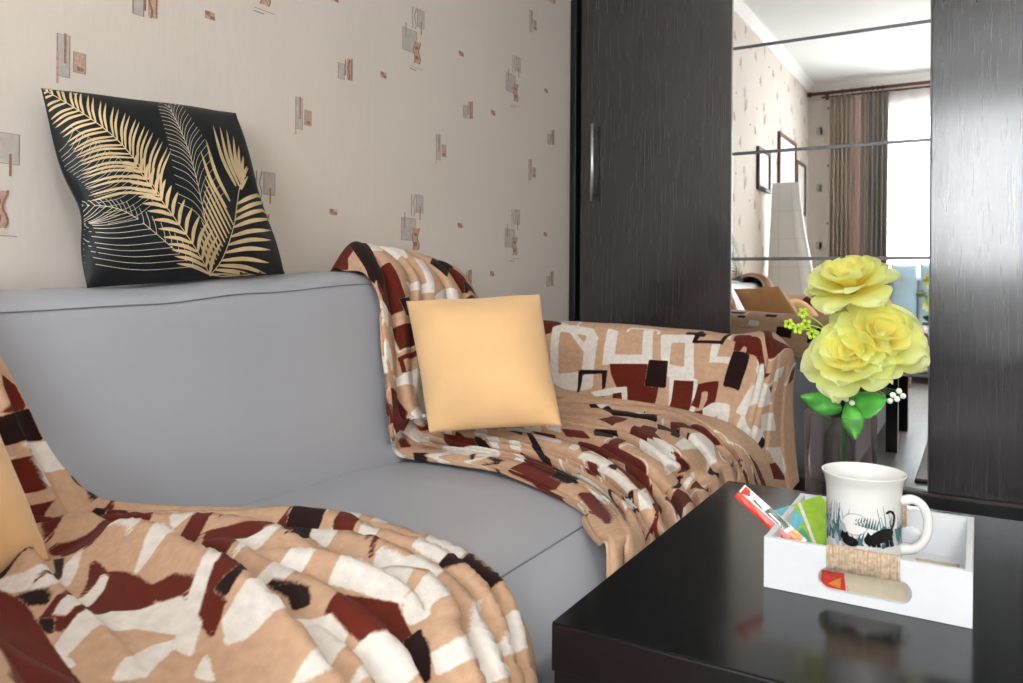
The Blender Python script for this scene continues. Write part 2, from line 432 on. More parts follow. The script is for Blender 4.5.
WIN = (0.62, 2.35, 0.82, 2.26)               # x0,x1,z0,z1 of the window opening
m = MB()
x0, x1, z0, z1 = WIN
m.box((0, WY0 - .25, 0), (x0, WY0, CEIL), 'wall'); m.box((x1, WY0 - .25, 0), (WX1, WY0, CEIL), 'wall')
m.box((x0, WY0 - .25, 0), (x1, WY0, z0), 'wall'); m.box((x0, WY0 - .25, z1), (x1, WY0, CEIL), 'wall')
for iz in range(0, 5):                        # the same paper, small motifs in the strip beside the curtain
    zz = 0.55 + iz * TZ
    for (dy, w, h, key) in ((0.07, .05, .07, 'print_grey'), (0.10, .02, .06, 'print_tan'), (0.16, .02, .02, 'print_brown')):
        z_ = zz + (0.22 if key == 'print_brown' else 0)
        if z_ + h < CEIL - .08: m.add([(dy + w, WY0 + .0006, z_), (dy, WY0 + .0006, z_), (dy, WY0 + .0006, z_ + h), (dy + w, WY0 + .0006, z_ + h)], [(0, 1, 2, 3)], key)
struct(m.build('wall_front'))


def cornice(p0, p1, n):
    m = MB(); prof = [(0, -.07), (.012, -.07), (.02, -.055), (.03, -.035), (.05, -.018), (.06, -.012), (.06, 0), (0, 0)]
    vs = []
    for p in (p0, p1):
        for a, b in prof: vs.append((p[0] + n[0] * a, p[1] + n[1] * a, CEIL + b))
    k = len(prof)
    m.add(vs, [(i, (i + 1) % k, k + (i + 1) % k, k + i) for i in range(k)] + [tuple(range(k)), tuple(range(k, 2 * k))], 'cornice')
    return m


struct(cornice((0.0, WY0 + .06, 0), (0.0, D, 0), (1, 0)).build('trim_1'))
struct(cornice((0.0, WY0, 0), (WX1, WY0, 0), (0, 1)).build('trim_2'))
m = MB(); m.box((0, WY0 + .015, 0), (.014, D - .01, .06), 'pvc', .004); struct(m.build('baseboard_left'))
m = MB(); m.box((0, WY0, 0), (WX1, WY0 + .014, .06), 'pvc', .004); struct(m.build('baseboard_front'))
# window unit
w = thing('window_1', 'white plastic framed window behind sheer curtain', 'window', (1.48, WY0, z0)); w['kind'] = 'structure'
m = MB(); yA, yB = WY0 - .14, WY0 - .08
for a, b in (((x0, yA, z0), (x1, yB, z0 + .06)), ((x0, yA, z1 - .06), (x1, yB, z1)), ((x0, yA, z0 + .06), (x0 + .06, yB, z1 - .06)), ((x1 - .06, yA, z0 + .06), (x1, yB, z1 - .06))): m.box(a, b, 'pvc', .006)
m.box((0.985, yA, z0 + .06), (1.055, yB, z1 - .06), 'pvc', .006); m.box((1.74, yA, z0 + .06), (1.81, yB, z1 - .06), 'pvc', .006)
m.box((x0 + .06, yA, 1.86), (0.985, yB, 1.92), 'pvc', .006)
m.build('window_frame', w)
m = MB(); m.box((x0 + .06, WY0 - .115, z0 + .06), (x1 - .06, WY0 - .109, z1 - .06), 'pane'); m.build('window_pane', w)
m = MB(); m.box((x0 - .02, WY0 - .07, z0 - .03), (x1 + .02, WY0 + .09, z0 - .0005), 'pvc', .008); m.build('window_sill', w)

#@@CURTAINS
# ------------------------------------------------------------------ curtains
rd = thing('curtain_rod', 'dark red wooden curtain rod under the ceiling over the window', 'curtain rod', (1.2, WY0 + .09, 2.42))
m = MB(); m.tube([(0.04, WY0 + .10, 2.44), (2.7, WY0 + .10, 2.44)], .014, 'rod', 12); m.build('rod', rd)
m = MB(); m.tube([(0.12, WY0 + .05, 2.415), (2.65, WY0 + .05, 2.415)], .009, 'rod', 10); m.build('rod', rd)
for x in (0.03, 2.71):
    m = MB(); m.ball((x, WY0 + .10, 2.44), .024, 'rod'); m.build('finial', rd)
for x in (0.16, 1.4, 2.6):
    m = MB(); m.tube([(x, WY0, 2.43), (x, WY0 + .11, 2.43)], .008, 'rod', 8); m.box((x - .015, WY0 + .0005, 2.40), (x + .015, WY0 + .01, 2.46), 'rod', .003); m.build('bracket', rd)
for x in (0.22, 0.30, 0.38, 0.46, 0.54, 0.58, 0.62):
    m = MB(); m.tube([(x, WY0 + .10 + .02 * math.cos(a), 2.44 + .02 * math.sin(a)) for a in np.linspace(0, 2 * PI, 17)], .0035, 'rod', 6, False); m.build('ring', rd)


def drape(name, x0, x1, y, z0, z1, folds, amp, key, seed, flare=0.0, parent=None, nx=120, nz=40, sag=0.0):
    P = np.zeros((nz, nx, 3)); rnd = random.Random(seed); ph = [rnd.uniform(0, 6) for _ in range(4)]
    for i in range(nz):
        v = i / (nz - 1)
        for j in range(nx):
            u = j / (nx - 1); c = (u - .5)
            x = x0 + (x1 - x0) * (.5 + c * (1 + flare * (v - .3)))
            a = u * folds * 2 * PI + ph[0] + .5 * math.sin(3 * v + ph[1])
            yy = y + amp * (math.sin(a) + .35 * math.sin(2.3 * a + ph[2] + v)) * (0.55 + .45 * v)
            z = z1 + (z0 - z1) * v - sag * (1 - v) ** 4 * abs(math.sin(u * PI * 5))
            P[i, j] = (x + .012 * math.sin(a * 1.0 + 1.3), yy, z)
    m = MB(); m.grid(P, key); o = m.build(name, parent)
    md = o.modifiers.new('cloth', 'SOLIDIFY'); md.thickness = .002
    return o


c1 = thing('window_curtain', 'taupe curtain with pink lining and dark grey edge gathered at the window', 'curtain', (.43, WY0 + .12, 0.05))
drape('outer_panel', .20, .40, WY0 + .12, .04, 2.415, 6, .022, 'curtain', 3, .12, c1, sag=.03)
o = drape('lining', .38, .50, WY0 + .115, .04, 2.40, 3, .012, 'curtain_pink', 5, .0, c1, sag=.03); o['label'] = 'dusty pink lining'
o = drape('inner_panel', .47, .66, WY0 + .125, .04, 2.42, 5, .024, 'curtain_dark', 8, -.02, c1, sag=.03); o['label'] = 'dark grey edge panel'
tag(drape('sheer_curtain', .60, 2.45, WY0 + .05, .12, 2.41, 16, .016, 'sheer', 11, .0, None, 360, 30), 'white translucent sheer curtain hanging across the window', 'sheer curtain')

#@@WARDROBE
# ------------------------------------------------------------------ wardrobe
wd = thing('sliding_wardrobe', 'tall black-brown sliding wardrobe with a mirrored middle door', 'wardrobe', (0.95, D + .05, 0))
WT = 2.36; WR = 1.86
m = MB(); m.box((0.003, D - .012, 0), (0.027, WY1 - .005, WT), 'wood_edge', .002); m.box((WR - .025, D - .012, 0), (WR, WY1 - .005, WT), 'wood_edge', .002)
m.box((0.027, D + .06, 0.1), (WR - .025, WY1 - .005, 0.12), 'wood'); m.box((0.027, WY1 - .02, .12), (WR - .025, WY1 - .006, WT), 'wood')
m.build('carcass', wd)
m = MB(); m.box((0.0275, D - .004, WT - .05), (WR - .0255, D + .1, WT), 'wood_edge', .002); m.build('top_rail', wd)
m = MB(); m.box((0.0275, D + .012, 0), (WR - .0255, D + .03, .105), 'wood_edge', .002); m.build('plinth', wd)
m = MB(); m.box((0.0275, D - .008, .105), (WR - .0255, D + .1, .150), 'wood_edge', .003); m.box((0.0275, D - .010, .1505), (WR - .0255, D + .012, .156), 'rail', .001); m.build('bottom_rail', wd)
d1 = MB(); d1.box((0.043, D, .158), (0.611, D + .022, WT - .052), 'wood', .0015); d1 = d1.build('door', wd)
hd = MB(); hx = at(592, 126, 'y', D - .035)[0]
hd.tube([(hx, D - .032, 1.082), (hx, D - .032, 1.367)], .0062, 'chrome', 14)
for z in (1.108, 1.341): hd.tube([(hx, D - .032, z), (hx, D + .001, z)], .0045, 'dark_metal', 10)
hd = hd.build('handle', d1); hd['label'] = 'chrome bar handle'
d2 = MB()
d2.box((0.6115, D + .009, .158), (1.2125, D + .024, WT - .052), 'wood_edge'); d2 = d2.build('door', wd); d2['label'] = 'mirrored door'
bars = [1.937, 1.5805, 1.222, .8645, .508]
edges = [.159] + bars[::-1] + [WT - .054]
for a, b in zip(edges[:-1], edges[1:]):
    g = MB(); g.box((0.6145, D + .002, a + .0055), (1.2085, D + .008, b - .0055), 'mirror'); g.build('mirror_panel', d2)
for z in bars:
    g = MB(); g.box((0.6135, D + .0005, z - .0052), (1.2095, D + .0086, z + .0052), 'divider', .001); g.build('divider_bar', d2)
g = MB(); g.box((0.6112, D + .0005, .158), (0.6143, D + .0088, WT - .053), 'mirror_edge'); g.box((1.2087, D + .0005, .158), (1.2125, D + .0088, WT - .053), 'divider'); g.box((0.6145, D + .0005, .158), (1.2085, D + .0088, .1635), 'mirror_edge'); g.build('mirror_edging', d2)
d3 = MB(); d3.box((1.2130, D, .158), (WR - .027, D + .022, WT - .052), 'wood', .0015); d3.build('door', wd)

#@@SOFA
# ------------------------------------------------------------------ sofa
SY0, SY1 = 0.02, 2.24
sf = thing('sofa', 'pale grey leatherette sofa with low arms against the papered wall', 'sofa', (.5, 1.1, 0))


def lerp_tab(tab, y):
    if y <= tab[0][0]: return tab[0][1]
    for (a, va), (b, vb) in zip(tab, tab[1:]):
        if y <= b: t = (y - a) / (b - a); t = t * t * (3 - 2 * t); return va + (vb - va) * t
    return tab[-1][1]


def sweep(profile_at, y0, y1, n, key, name, capr=0.03):
    """closed xz profile swept along y; the ends pull in over capr so that they are rounded"""
    yy = []
    for k in range(7): yy.append((y0 + capr * (1 - math.cos(k / 6 * PI / 2)), math.sin(k / 6 * PI / 2)))
    for k in range(1, n): yy.append((y0 + capr + (y1 - y0 - 2 * capr) * k / n, 1))
    for k in range(7): yy.append((y1 - capr * (1 - math.cos((6 - k) / 6 * PI / 2)), math.sin((6 - k) / 6 * PI / 2)))
    rows = []
    for y, s in yy:
        p = np.array(profile_at(y)); c = p.mean(0); dd = c - p; ln = np.linalg.norm(dd, axis=1, keepdims=True)
        p = p + dd / (ln + 1e-9) * np.minimum(ln * .95, capr * (1 - s))
        rows.append([(a, y, b) for a, b in p])
    P = np.array(rows); m = MB(); m.grid(P, key, True, True)
    o = 0; k = P.shape[1]; n_ = P.shape[0]
    m.f.append(tuple(range(k))[::-1]); m.m.append(0); m.smooth.append(False)
    m.f.append(tuple((n_ - 1) * k + i for i in range(k))); m.m.append(0); m.smooth.append(False)
    return m


BT = [(0.2, .752), (0.55, .757), (0.78, .762), (1.0, .777), (1.3, .792), (1.5, .795), (1.62, .77), (1.75, .69), (1.9, .63), (2.2, .6)]


def back_prof(y):
    t = lerp_tab(BT, y); f = .20
    ctrl = [(.045, .30), (.045, .55), (.05, t - .02), (.065, t + .012), (.11, t + .016), (.165, t + .010), (.192, t - .008), (.207, t - .05), (.235, t - .17), (.268, .52), (.295, .44), (.30, .40), (.28, .34), (.2, .30)]
    return spline(np.array(ctrl + ctrl[:1]), 71)[:-1]


b = sweep(back_prof, SY0 + .16, 2.0, 60, 'sofa', 'backrest', .05).build('backrest', sf)
m = MB(); m.tube([(.1965, y, lerp_tab(BT, y) - .0105) for y in np.linspace(.26, 1.6, 60)], .0011, 'sofa_seam', 6); m.build('seam', b)


def seat_prof(y):
    d = .006 * math.sin(y * 5) + .0012 * math.sin(y * 46 + 2 * math.sin(y * 9)) * max(0, 1 - abs(y - 1.25) / .3)
    ctrl = [(.24, .26), (.24, .40), (.30, .419), (.42, .427 + d), (.58, .432 + d), (.72, .430), (.81, .423), (.87, .408), (.915, .375), (.935, .32), (.938, .26), (.93, .225), (.90, .215), (.6, .215)]
    k = min(max((y - 1.15) / .2, 0), 1)               # the throw's weight presses the far end down a little
    ctrl = [(a - (.03 * k if a > .8 else 0), b - (.012 * k if b > .3 else 0)) for a, b in ctrl]
    return spline(np.array(ctrl + ctrl[:1]), 85)[:-1]


s = sweep(seat_prof, SY0 + .20, 1.86, 160, 'sofa', 'seat_cushion', .03).build('seat_cushion', sf)
m = MB(); m.tube([(.825, y, .4215) for y in np.linspace(.3, 1.14, 40)], .0014, 'sofa_seam', 6); m.build('seam', s)
m = MB(); m.box((.05, SY0 + .05, .05), (.915, SY1 - .05, .2145), 'sofa_base', .01); m.box((.9152, SY0 + .2, .06), (.93, SY1 - .2, .212), 'sofa', .006); m.build('base', sf)
for (x, y) in ((.12, .12), (.12, 2.12), (.86, .12), (.86, 2.12)):
    m = MB(); m.lathe([(.0, .0), (.022, .0), (.026, .05), (.0, .05)], 'dark_metal', (x, y, 0), 20); m.build('foot', sf)


def arm(yi, yo, name):
    """arm along x: profile in yz swept from the wall to the front"""
    s_ = 1 if yo > yi else -1; x9 = .80 if yi > 1 else .90; xs = list(np.linspace(.05, x9, 24)); rows = []
    xs = [(x, 1) for x in xs] + [(x9 + .035 * math.sin(a), math.cos(a)) for a in np.linspace(.2, PI / 2 - .05, 6)]
    for x, k in xs:
        top = (.645 if yi > 1 else .62) - .025 * ((x - .05) / .85) ** 2
        ctrl = [(yi, .225), (yi, .45), (yi + s_ * .012, top - .08), (yi + s_ * .03, top - .02), (yi + s_ * .07, top), ((yi + yo) / 2 + s_ * .02, top + .003), (yo - s_ * .05, top - .008), (yo - s_ * .012, top - .04), (yo, top - .12), (yo, .3), (yo, .06), (yi + s_ * .03, .06), (yi + s_ * .01, .15)]
        p = spline(np.array(ctrl + ctrl[:1]), 61)[:-1]; c = np.array([(yi + yo) / 2, .38]); dd = c - p; ln = np.linalg.norm(dd, axis=1, keepdims=True)
        p = p + dd / ln * .035 * (1 - k)
        rows.append([(x, q[0], q[1]) for q in p])
    P = np.array(rows); m = MB(); m.grid(P, 'sofa', True, True); kk = P.shape[1]
    for base, rev in ((0, False), ((len(rows) - 1) * kk, True)):
        f = tuple(base + i for i in range(kk)); m.f.append(f[::-1] if rev else f); m.m.append(0); m.smooth.append(False)
    return m.build(name, sf)


arm(2.00, SY1, 'armrest'); arm(.225, SY0, 'armrest')

#@@BLANKETS
# ------------------------------------------------------------------ blankets
def design(seed, a0, a1, b0, b1, cell=.105):
    """the fleece's printed motifs, in cloth metres: rounded blocks and frames of white, maroon and dark brown"""
    r = random.Random(seed); out = []
    na = int((a1 - a0) / cell) + 1; nb = int((b1 - b0) / cell) + 1
    for i in range(na):
        for j in range(nb):
            a = a0 + (i + .5) * cell + r.uniform(-.018, .018); b = b0 + (j + .5 + (.5 if i % 2 else 0)) * cell + r.uniform(-.018, .018)
            w = r.uniform(.030, .044); h = r.uniform(.034, .050); q = r.random()
            if q < .26: out.append(('white', a, b, w, h, .016, .0085))
            elif q < .38: out.append(('white', a, b, w, h, .014, .0085)); out.append(('maroon', a, b, w - .016, h - .016, .004, 0))
            elif q < .60: out.append(('maroon', a, b, w * 1.12, h * 1.1, .004, 0)); out.append(('white', a, b, w * 1.12 + .006, h * 1.1 + .006, .006, .003))
            elif q < .68: out.append(('maroon', a, b, w * .9, h * .9, .004, .007))
            elif q < .80: out.append(('dark', a, b, w * .5, h * .62, .003, 0))
            elif q < .92: out.append(('dark', a, b, w * .85, h * .9, .004, .0022))
            else: out.append(('white', a, b, w * .7, h * .6, .008, 0))
            if r.random() < .35: out.append(('dark', a + r.choice((-1, 1)) * .05, b + r.choice((-1, 1)) * .035, .012, .016, .002, 0))
            if r.random() < .35: out.append(('white', a + r.choice((-1, 1)) * .052, b + r.choice((-1, 1)) * .03, .014, .02, .004, 0))
    return out


def pattern_fields(A, B, shapes):
    f = {k: np.full(A.shape, .02) for k in ('white', 'maroon', 'dark')}
    for sp in shapes:
        k = sp[0]
        if isinstance(sp[1], (list, tuple)):              # (colour, polygon in cloth metres, rounding, frame thickness)
            k, poly, r, t = sp; v = np.array(poly, float); lo = v.min(0) - .03; hi = v.max(0) + .03
            msk = (A > lo[0]) & (A < hi[0]) & (B > lo[1]) & (B < hi[1])
            if not msk.any(): continue
            p = np.stack([A[msk], B[msk]], 1); e = np.roll(v, -1, 0) - v; dist = np.full(len(p), 9.0); ins = np.zeros(len(p), bool)
            for a0, e0, b0 in zip(v, e, np.roll(v, -1, 0)):
                w = p - a0; u = np.clip((w @ e0) / (e0 @ e0 + 1e-12), 0, 1); dist = np.minimum(dist, np.linalg.norm(w - u[:, None] * e0, axis=1))
                c1 = (a0[1] > p[:, 1]) != (b0[1] > p[:, 1]); den = b0[1] - a0[1]
                xx = a0[0] + (p[:, 1] - a0[1]) / (den if abs(den) > 1e-12 else 1e-12) * (b0[0] - a0[0]); ins ^= c1 & (p[:, 0] < xx)
            d = np.where(ins, -dist, dist) - r
            if t: d = np.abs(d + t / 2) - t / 2
        else:
            k, a, b, w, h, r, t = sp; msk = np.ones(A.shape, bool)
            qx = np.abs(A - a) - (w - r); qy = np.abs(B - b) - (h - r)
            d = (np.hypot(np.maximum(qx, 0), np.maximum(qy, 0)) + np.minimum(np.maximum(qx, qy), 0) - r)[msk]
            if t: d = np.abs(d + t / 2) - t / 2
        for k2 in f:                                      # a later block covers the other colours
            f[k2][msk] = np.minimum(f[k2][msk], d) if k2 == k else np.maximum(f[k2][msk], -d)
    return {'pat_' + k: np.clip(.5 - v / .02, 0, 1) for k, v in f.items()}


class Sheet:
    def __init__(self, net, ns, nt):
        net = np.asarray(net, float)                     # (lines, stations, 3)
        P = spline(np.swapaxes(net, 0, 1), ns)           # (ns, lines, 3)
        P = np.swapaxes(spline(np.swapaxes(P, 0, 1), nt), 0, 1)   # (ns, nt, 3)
        self.P = P; self.N = normals(P); self.kl, self.ks = net.shape[0], net.shape[1]

    def on(self, s, t):                                  # s in stations, t in lines
        i = min(max(s / (self.ks - 1), 0), 1) * (self.P.shape[0] - 1); j = min(max(t / (self.kl - 1), 0), 1) * (self.P.shape[1] - 1)
        return self.P[int(round(i)), int(round(j))]

    def _along(self, pts):
        """a line along the stations: for every row its distance (m) across the cloth and its strength"""
        ns, nt = self.P.shape[:2]
        if not hasattr(self, 'B0'):
            db = np.linalg.norm(np.diff(self.P, axis=1), axis=2); self.B0 = np.concatenate([np.zeros((ns, 1)), np.cumsum(db, 1)], 1)
        q = spline(np.array(pts, float), 16 * len(pts)); st = np.linspace(0, self.ks - 1, ns)
        tt = np.interp(st, q[:, 0], q[:, 1]) / (self.kl - 1) * (nt - 1); kk = np.interp(st, q[:, 0], np.clip(q[:, 2], 0, 2))
        lo, hi = q[0, 0], q[-1, 0]; kk = kk * np.clip(1 - (lo - st) / .5, 0, 1) * np.clip(1 - (st - hi) / .5, 0, 1)
        t0 = np.clip(tt, 0, nt - 1.001); i0 = t0.astype(int); f = t0 - i0; r = np.arange(ns)
        c = self.B0[r, i0] * (1 - f) + self.B0[r, i0 + 1] * f
        return np.abs(self.B0 - c[:, None]), kk[:, None]

    def crease(self, lines):
        """lines: (width, depth, [(s,t,k), ...]) sharp valleys; the cloth swells in round rolls between them"""
        H = np.zeros(self.P.shape[:2])
        for wdt, dep, pts in lines:
            d, k = self._along(pts); x = np.clip(d / wdt, 0, 1)
            H = np.maximum(H, dep * k * (.65 * (1 - np.sqrt(np.maximum(0, 1 - (1 - x) ** 2.2))) + .35 * (1 - x) ** 1.5))
        self.H = H; return self

    def ridge(self, lines):
        R = np.zeros(self.P.shape[:2])
        for wdt, hgt, pts in lines:
            d, k = self._along(pts); R = np.maximum(R, hgt * k * np.exp(-(d / wdt) ** 2))
        self.Rg = R; return self

    def finish(self, sign, seed, amp=.004, lean=0):
        h = -getattr(self, 'H', 0) + getattr(self, 'Rg', 0)
        nz = vnoise(self.P[::4, ::4], 9, seed)
        nz = spline(np.swapaxes(spline(nz, self.P.shape[0]), 0, 1), self.P.shape[1]).T
        self.Q = self.P + sign * self.N * (h + amp * nz)[..., None]
        if lean and hasattr(self, 'H'):                  # valleys tuck under the neighbouring roll
            T = np.gradient(self.P, axis=1); T /= np.linalg.norm(T, axis=2, keepdims=True) + 1e-9
            self.Q = self.Q + T * (lean * self.H)[..., None]
        for _ in range(2):
            Q = self.Q.copy(); Q[1:-1, 1:-1] = .5 * Q[1:-1, 1:-1] + .125 * (Q[:-2, 1:-1] + Q[2:, 1:-1] + Q[1:-1, :-2] + Q[1:-1, 2:]); self.Q = Q
        da = np.linalg.norm(np.diff(self.P, axis=0), axis=2); db = np.linalg.norm(np.diff(self.P, axis=1), axis=2)
        self.A = np.concatenate([np.zeros((1, self.P.shape[1])), np.cumsum(da, 0)]); self.B = np.concatenate([np.zeros((self.P.shape[0], 1)), np.cumsum(db, 1)], 1)
        return self


def blanket(name, parts):
    """parts: (Sheet, shapes, flip); one mesh"""
    m = MB(); att = {'pat_white': [], 'pat_maroon': [], 'pat_dark': []}; uv = [[], []]
    for i, (sh, shapes, flip) in enumerate(parts):
        m.grid(sh.Q, 'fleece', True, False, flip)
        f = pattern_fields(sh.A, sh.B, shapes)
        for k in att: att[k] += f[k].ravel().tolist()
        uv[0] += (sh.A + 10 * i).ravel().tolist(); uv[1] += sh.B.ravel().tolist()
    m.att = att; m.att['cloth_a'] = uv[0]; m.att['cloth_b'] = uv[1]
    o = m.build(name)
    md = o.modifiers.new('thickness', 'SOLIDIFY'); md.thickness = .006; md.offset = -1
    return o


def line(y_rear, pts):
    a = [at(*p) if isinstance(p[2], str) else p for p in pts]
    return [(.032, a[0][1] - .01, .68)] + a


X, Z = 'x', 'z'
R1net = [
    line(0, [(330, 272, X, .07), (345, 271, X, .13), (365, 274, X, .197), (380, 303, X, .232), (385, 352, X, .262), (388, 397, X, .292), (391, 431, X, .322), (398, 454, Z, .430), (449, 464, Z, .431), (499, 474, Z, .433), (544, 492, Z, .433), (582, 514, Z, .430), (604, 538, X, .893), (614, 559, X, .933), (.948, .92, .28)]),
    line(0, [(332, 271, X, .07), (352, 244, X, .13), (372, 262, X, .205), (382, 300, X, .235), (387, 350, X, .265), (390, 395, X, .295), (394, 430, X, .325), (402, 451, Z, .432), (450, 461, Z, .434), (500, 471, Z, .436), (545, 489, Z, .436), (583, 511, Z, .432), (605, 535, X, .895), (615, 556, X, .935), (.95, .93, .28)]),
    line(0, [(340, 264, X, .07), (366, 243, X, .13), (393, 266, X, .21), (402, 305, X, .24), (404, 355, X, .27), (406, 400, X, .30), (411, 425, X, .33), (422, 440, Z, .452), (466, 450, Z, .454), (515, 461, Z, .456), (560, 479, Z, .454), (598, 503, Z, .446), (622, 530, X, .91), (632, 552, X, .945), (.96, 1.03, .28)]),
    line(0, [(354, 258, X, .07), (388, 246, X, .13), (420, 272, X, .21), (426, 310, X, .24), (427, 360, X, .27), (428, 400, X, .30), (432, 419, X, .335), (446, 431, Z, .46), (494, 440, Z, .462), (547, 452, Z, .464), (596, 474, Z, .46), (634, 503, Z, .448), (652, 532, X, .92), (660, 549, X, .95), (.962, 1.15, .28)]),
    line(0, [(374, 258, X, .07), (412, 252, X, .13), (446, 282, X, .21), (452, 318, X, .24), (454, 360, X, .27), (455, 395, X, .31), (460, 413, X, .345), (478, 422, Z, .462), (536, 430, Z, .464), (592, 442, Z, .466), (637, 465, Z, .46), (666, 494, X, .87), (680, 520, X, .93), (686, 535, X, .952), (.962, 1.28, .28)]),
    line(0, [(398, 262, X, .07), (440, 260, X, .13), (466, 290, X, .21), (474, 320, X, .24), (480, 360, X, .28), (485, 390, X, .32), (492, 406, X, .36), (514, 415, Z, .462), (575, 421, Z, .466), (632, 431, Z, .466), (674, 455, Z, .46), (699, 484, X, .88), (708, 503, X, .935), (712, 515, X, .955), (.965, 1.42, .28)]),
    line(0, [(424, 270, X, .07), (462, 275, X, .13), (480, 303, X, .21), (490, 330, X, .25), (497, 360, X, .29), (506, 388, X, .34), (516, 400, X, .385), (548, 407, Z, .463), (612, 409, Z, .468), (664, 416, Z, .468), (702, 432, Z, .462), (727, 458, X, .88), (738, 480, X, .94), (741, 492, X, .955), (.965, 1.58, .28)]),
    [(.032, 1.80, .60), (.07, 1.84, .66), (.13, 1.86, .66), (.21, 1.87, .63), (.25, 1.88, .60), (.29, 1.89, .56), (.33, 1.895, .52), (.38, 1.90, .485), (.45, 1.90, .475), (.56, 1.89, .475), (.66, 1.87, .472), (.76, 1.84, .466), (.84, 1.84, .450), (.905, 1.84, .41), (.94, 1.84, .35), (.952, 1.84, .25)],
]
for k_, ln_ in enumerate(R1net):
    if k_ > 1:
        for q_ in range(7, 14): p_ = ln_[q_]; ln_[q_] = (p_[0], p_[1], p_[2] + .010)
R1 = Sheet(R1net, 260, 220)


def folds(ts, s0, s1, wdt, dep, drift, seed):
    """a family of valleys running along the stations, wandering and dying out at random"""
    r = random.Random(seed); out = []
    for t in ts:
        a, b = r.uniform(0, 6), r.uniform(.5, .9); q = r.uniform(s0, s0 + 1.5) if r.random() < .4 else s0; e = s1 if r.random() < .7 else r.uniform(s1 - 4, s1 - 1)
        n_ = 8; out.append((wdt * r.uniform(.85, 1.3), dep * r.uniform(.75, 1.15), [(q + (e - q) * k / n_, t + drift * math.sin(a + b * (q + (e - q) * k / n_)), .25 if k in (0,) else (.4 if k == n_ and e < s1 else r.uniform(.7, 1.1))) for k in range(n_ + 1)]))
    return out


R1.crease(folds([1.42, 1.85, 2.3, 2.75, 3.15, 3.6, 4.05, 4.5, 4.95, 5.4, 5.85, 6.3], 7, 15, .026, .034, .12, 4) + folds([1.75, 2.55, 3.1, 3.95, 4.8], 1, 7.6, .034, .034, .16, 9))
R1.ridge([(.016, .012, [(7.2, 1.15, .3), (8, 1.15, 1), (10, 1.15, 1), (12, 1.15, 1), (15, 1.15, 1)])])
R1.finish(1, 3.3, .004, .7)

rows_c = []
cols = [.16, .34, .52, .70, .82, .90]
R2net = []
for x in cols:
    k = (x - .16) / .74; tp = .655 - .022 * k * k
    R2net.append([(x, 1.86 - .0 * k, .455 - .01 * k), (x, 1.935, .475), (x, 1.972, .56), (x, 1.99, tp - .045), (x, 2.035, tp + .006), (x, 2.12, tp + .012), (x, 2.215, tp - .012), (x, 2.262, tp - .075), (x + .01, 2.268, tp - .12 - .02 * math.sin(x * 9))])
R2net[-1] = [(.90, 1.84, .40), (.905, 1.93, .45), (.905, 1.965, .55), (.90, 1.99, .61), (.90, 2.035, .655), (.90, 2.12, .66), (.90, 2.215, .64), (.90, 2.262, .575), (.905, 2.268, .53)]
R2net.append([(.95, 1.83, .27), (.955, 1.90, .40), (.95, 1.955, .52), (.94, 1.99, .59), (.935, 2.035, .645), (.935, 2.12, .65), (.935, 2.20, .63), (.93, 2.255, .565), (.93, 2.27, .52)])
R2net.append([(1.0, 1.93, .255), (.99, 1.97, .38), (.975, 2.01, .50), (.965, 2.03, .575), (.96, 2.06, .62), (.96, 2.12, .63), (.96, 2.19, .61), (.955, 2.25, .55), (.95, 2.27, .50)])
R2net.append([(1.035, 2.06, .25), (1.01, 2.08, .37), (.99, 2.10, .49), (.978, 2.11, .56), (.972, 2.12, .60), (.97, 2.15, .61), (.968, 2.19, .595), (.965, 2.24, .54), (.96, 2.265, .48)])
R2net.append([(1.05, 2.19, .26), (1.03, 2.2, .36), (1.005, 2.20, .47), (.985, 2.20, .54), (.978, 2.205, .57), (.976, 2.21, .575), (.972, 2.225, .56), (.97, 2.25, .52), (.965, 2.265, .46)])
def setback(p, i):
    x, y, z = p
    if x > .6: x = .6 + (x - .6) * (.74 + .12 * min(max((z - .42) / .18, 0), 1))
    if i > 5 and z > .5: z = z - .004
    return (x, y, z)


R2 = Sheet([[setback(p, i) for p in l_] for i, l_ in enumerate(R2net)], 150, 230)
R2.crease([
    (.012, .016, [(0, 5.2, 1), (2, 5.3, .9), (3.4, 5.5, .2)]),
    (.012, .018, [(0, 6.3, 1), (2, 6.25, 1), (3.6, 6.1, .3)]),
    (.012, .018, [(0, 7.2, 1), (2, 7.1, 1), (3.8, 6.9, .3)]),
    (.012, .016, [(0, 8.2, 1), (2, 8.1, 1), (3.6, 7.9, .3)]),
    (.010, .008, [(1, 0, .8), (1.3, 1, .8), (1.0, 2, .6), (1.2, 3.2, .3)]),
])
R2.finish(-1, 5.1, .004)
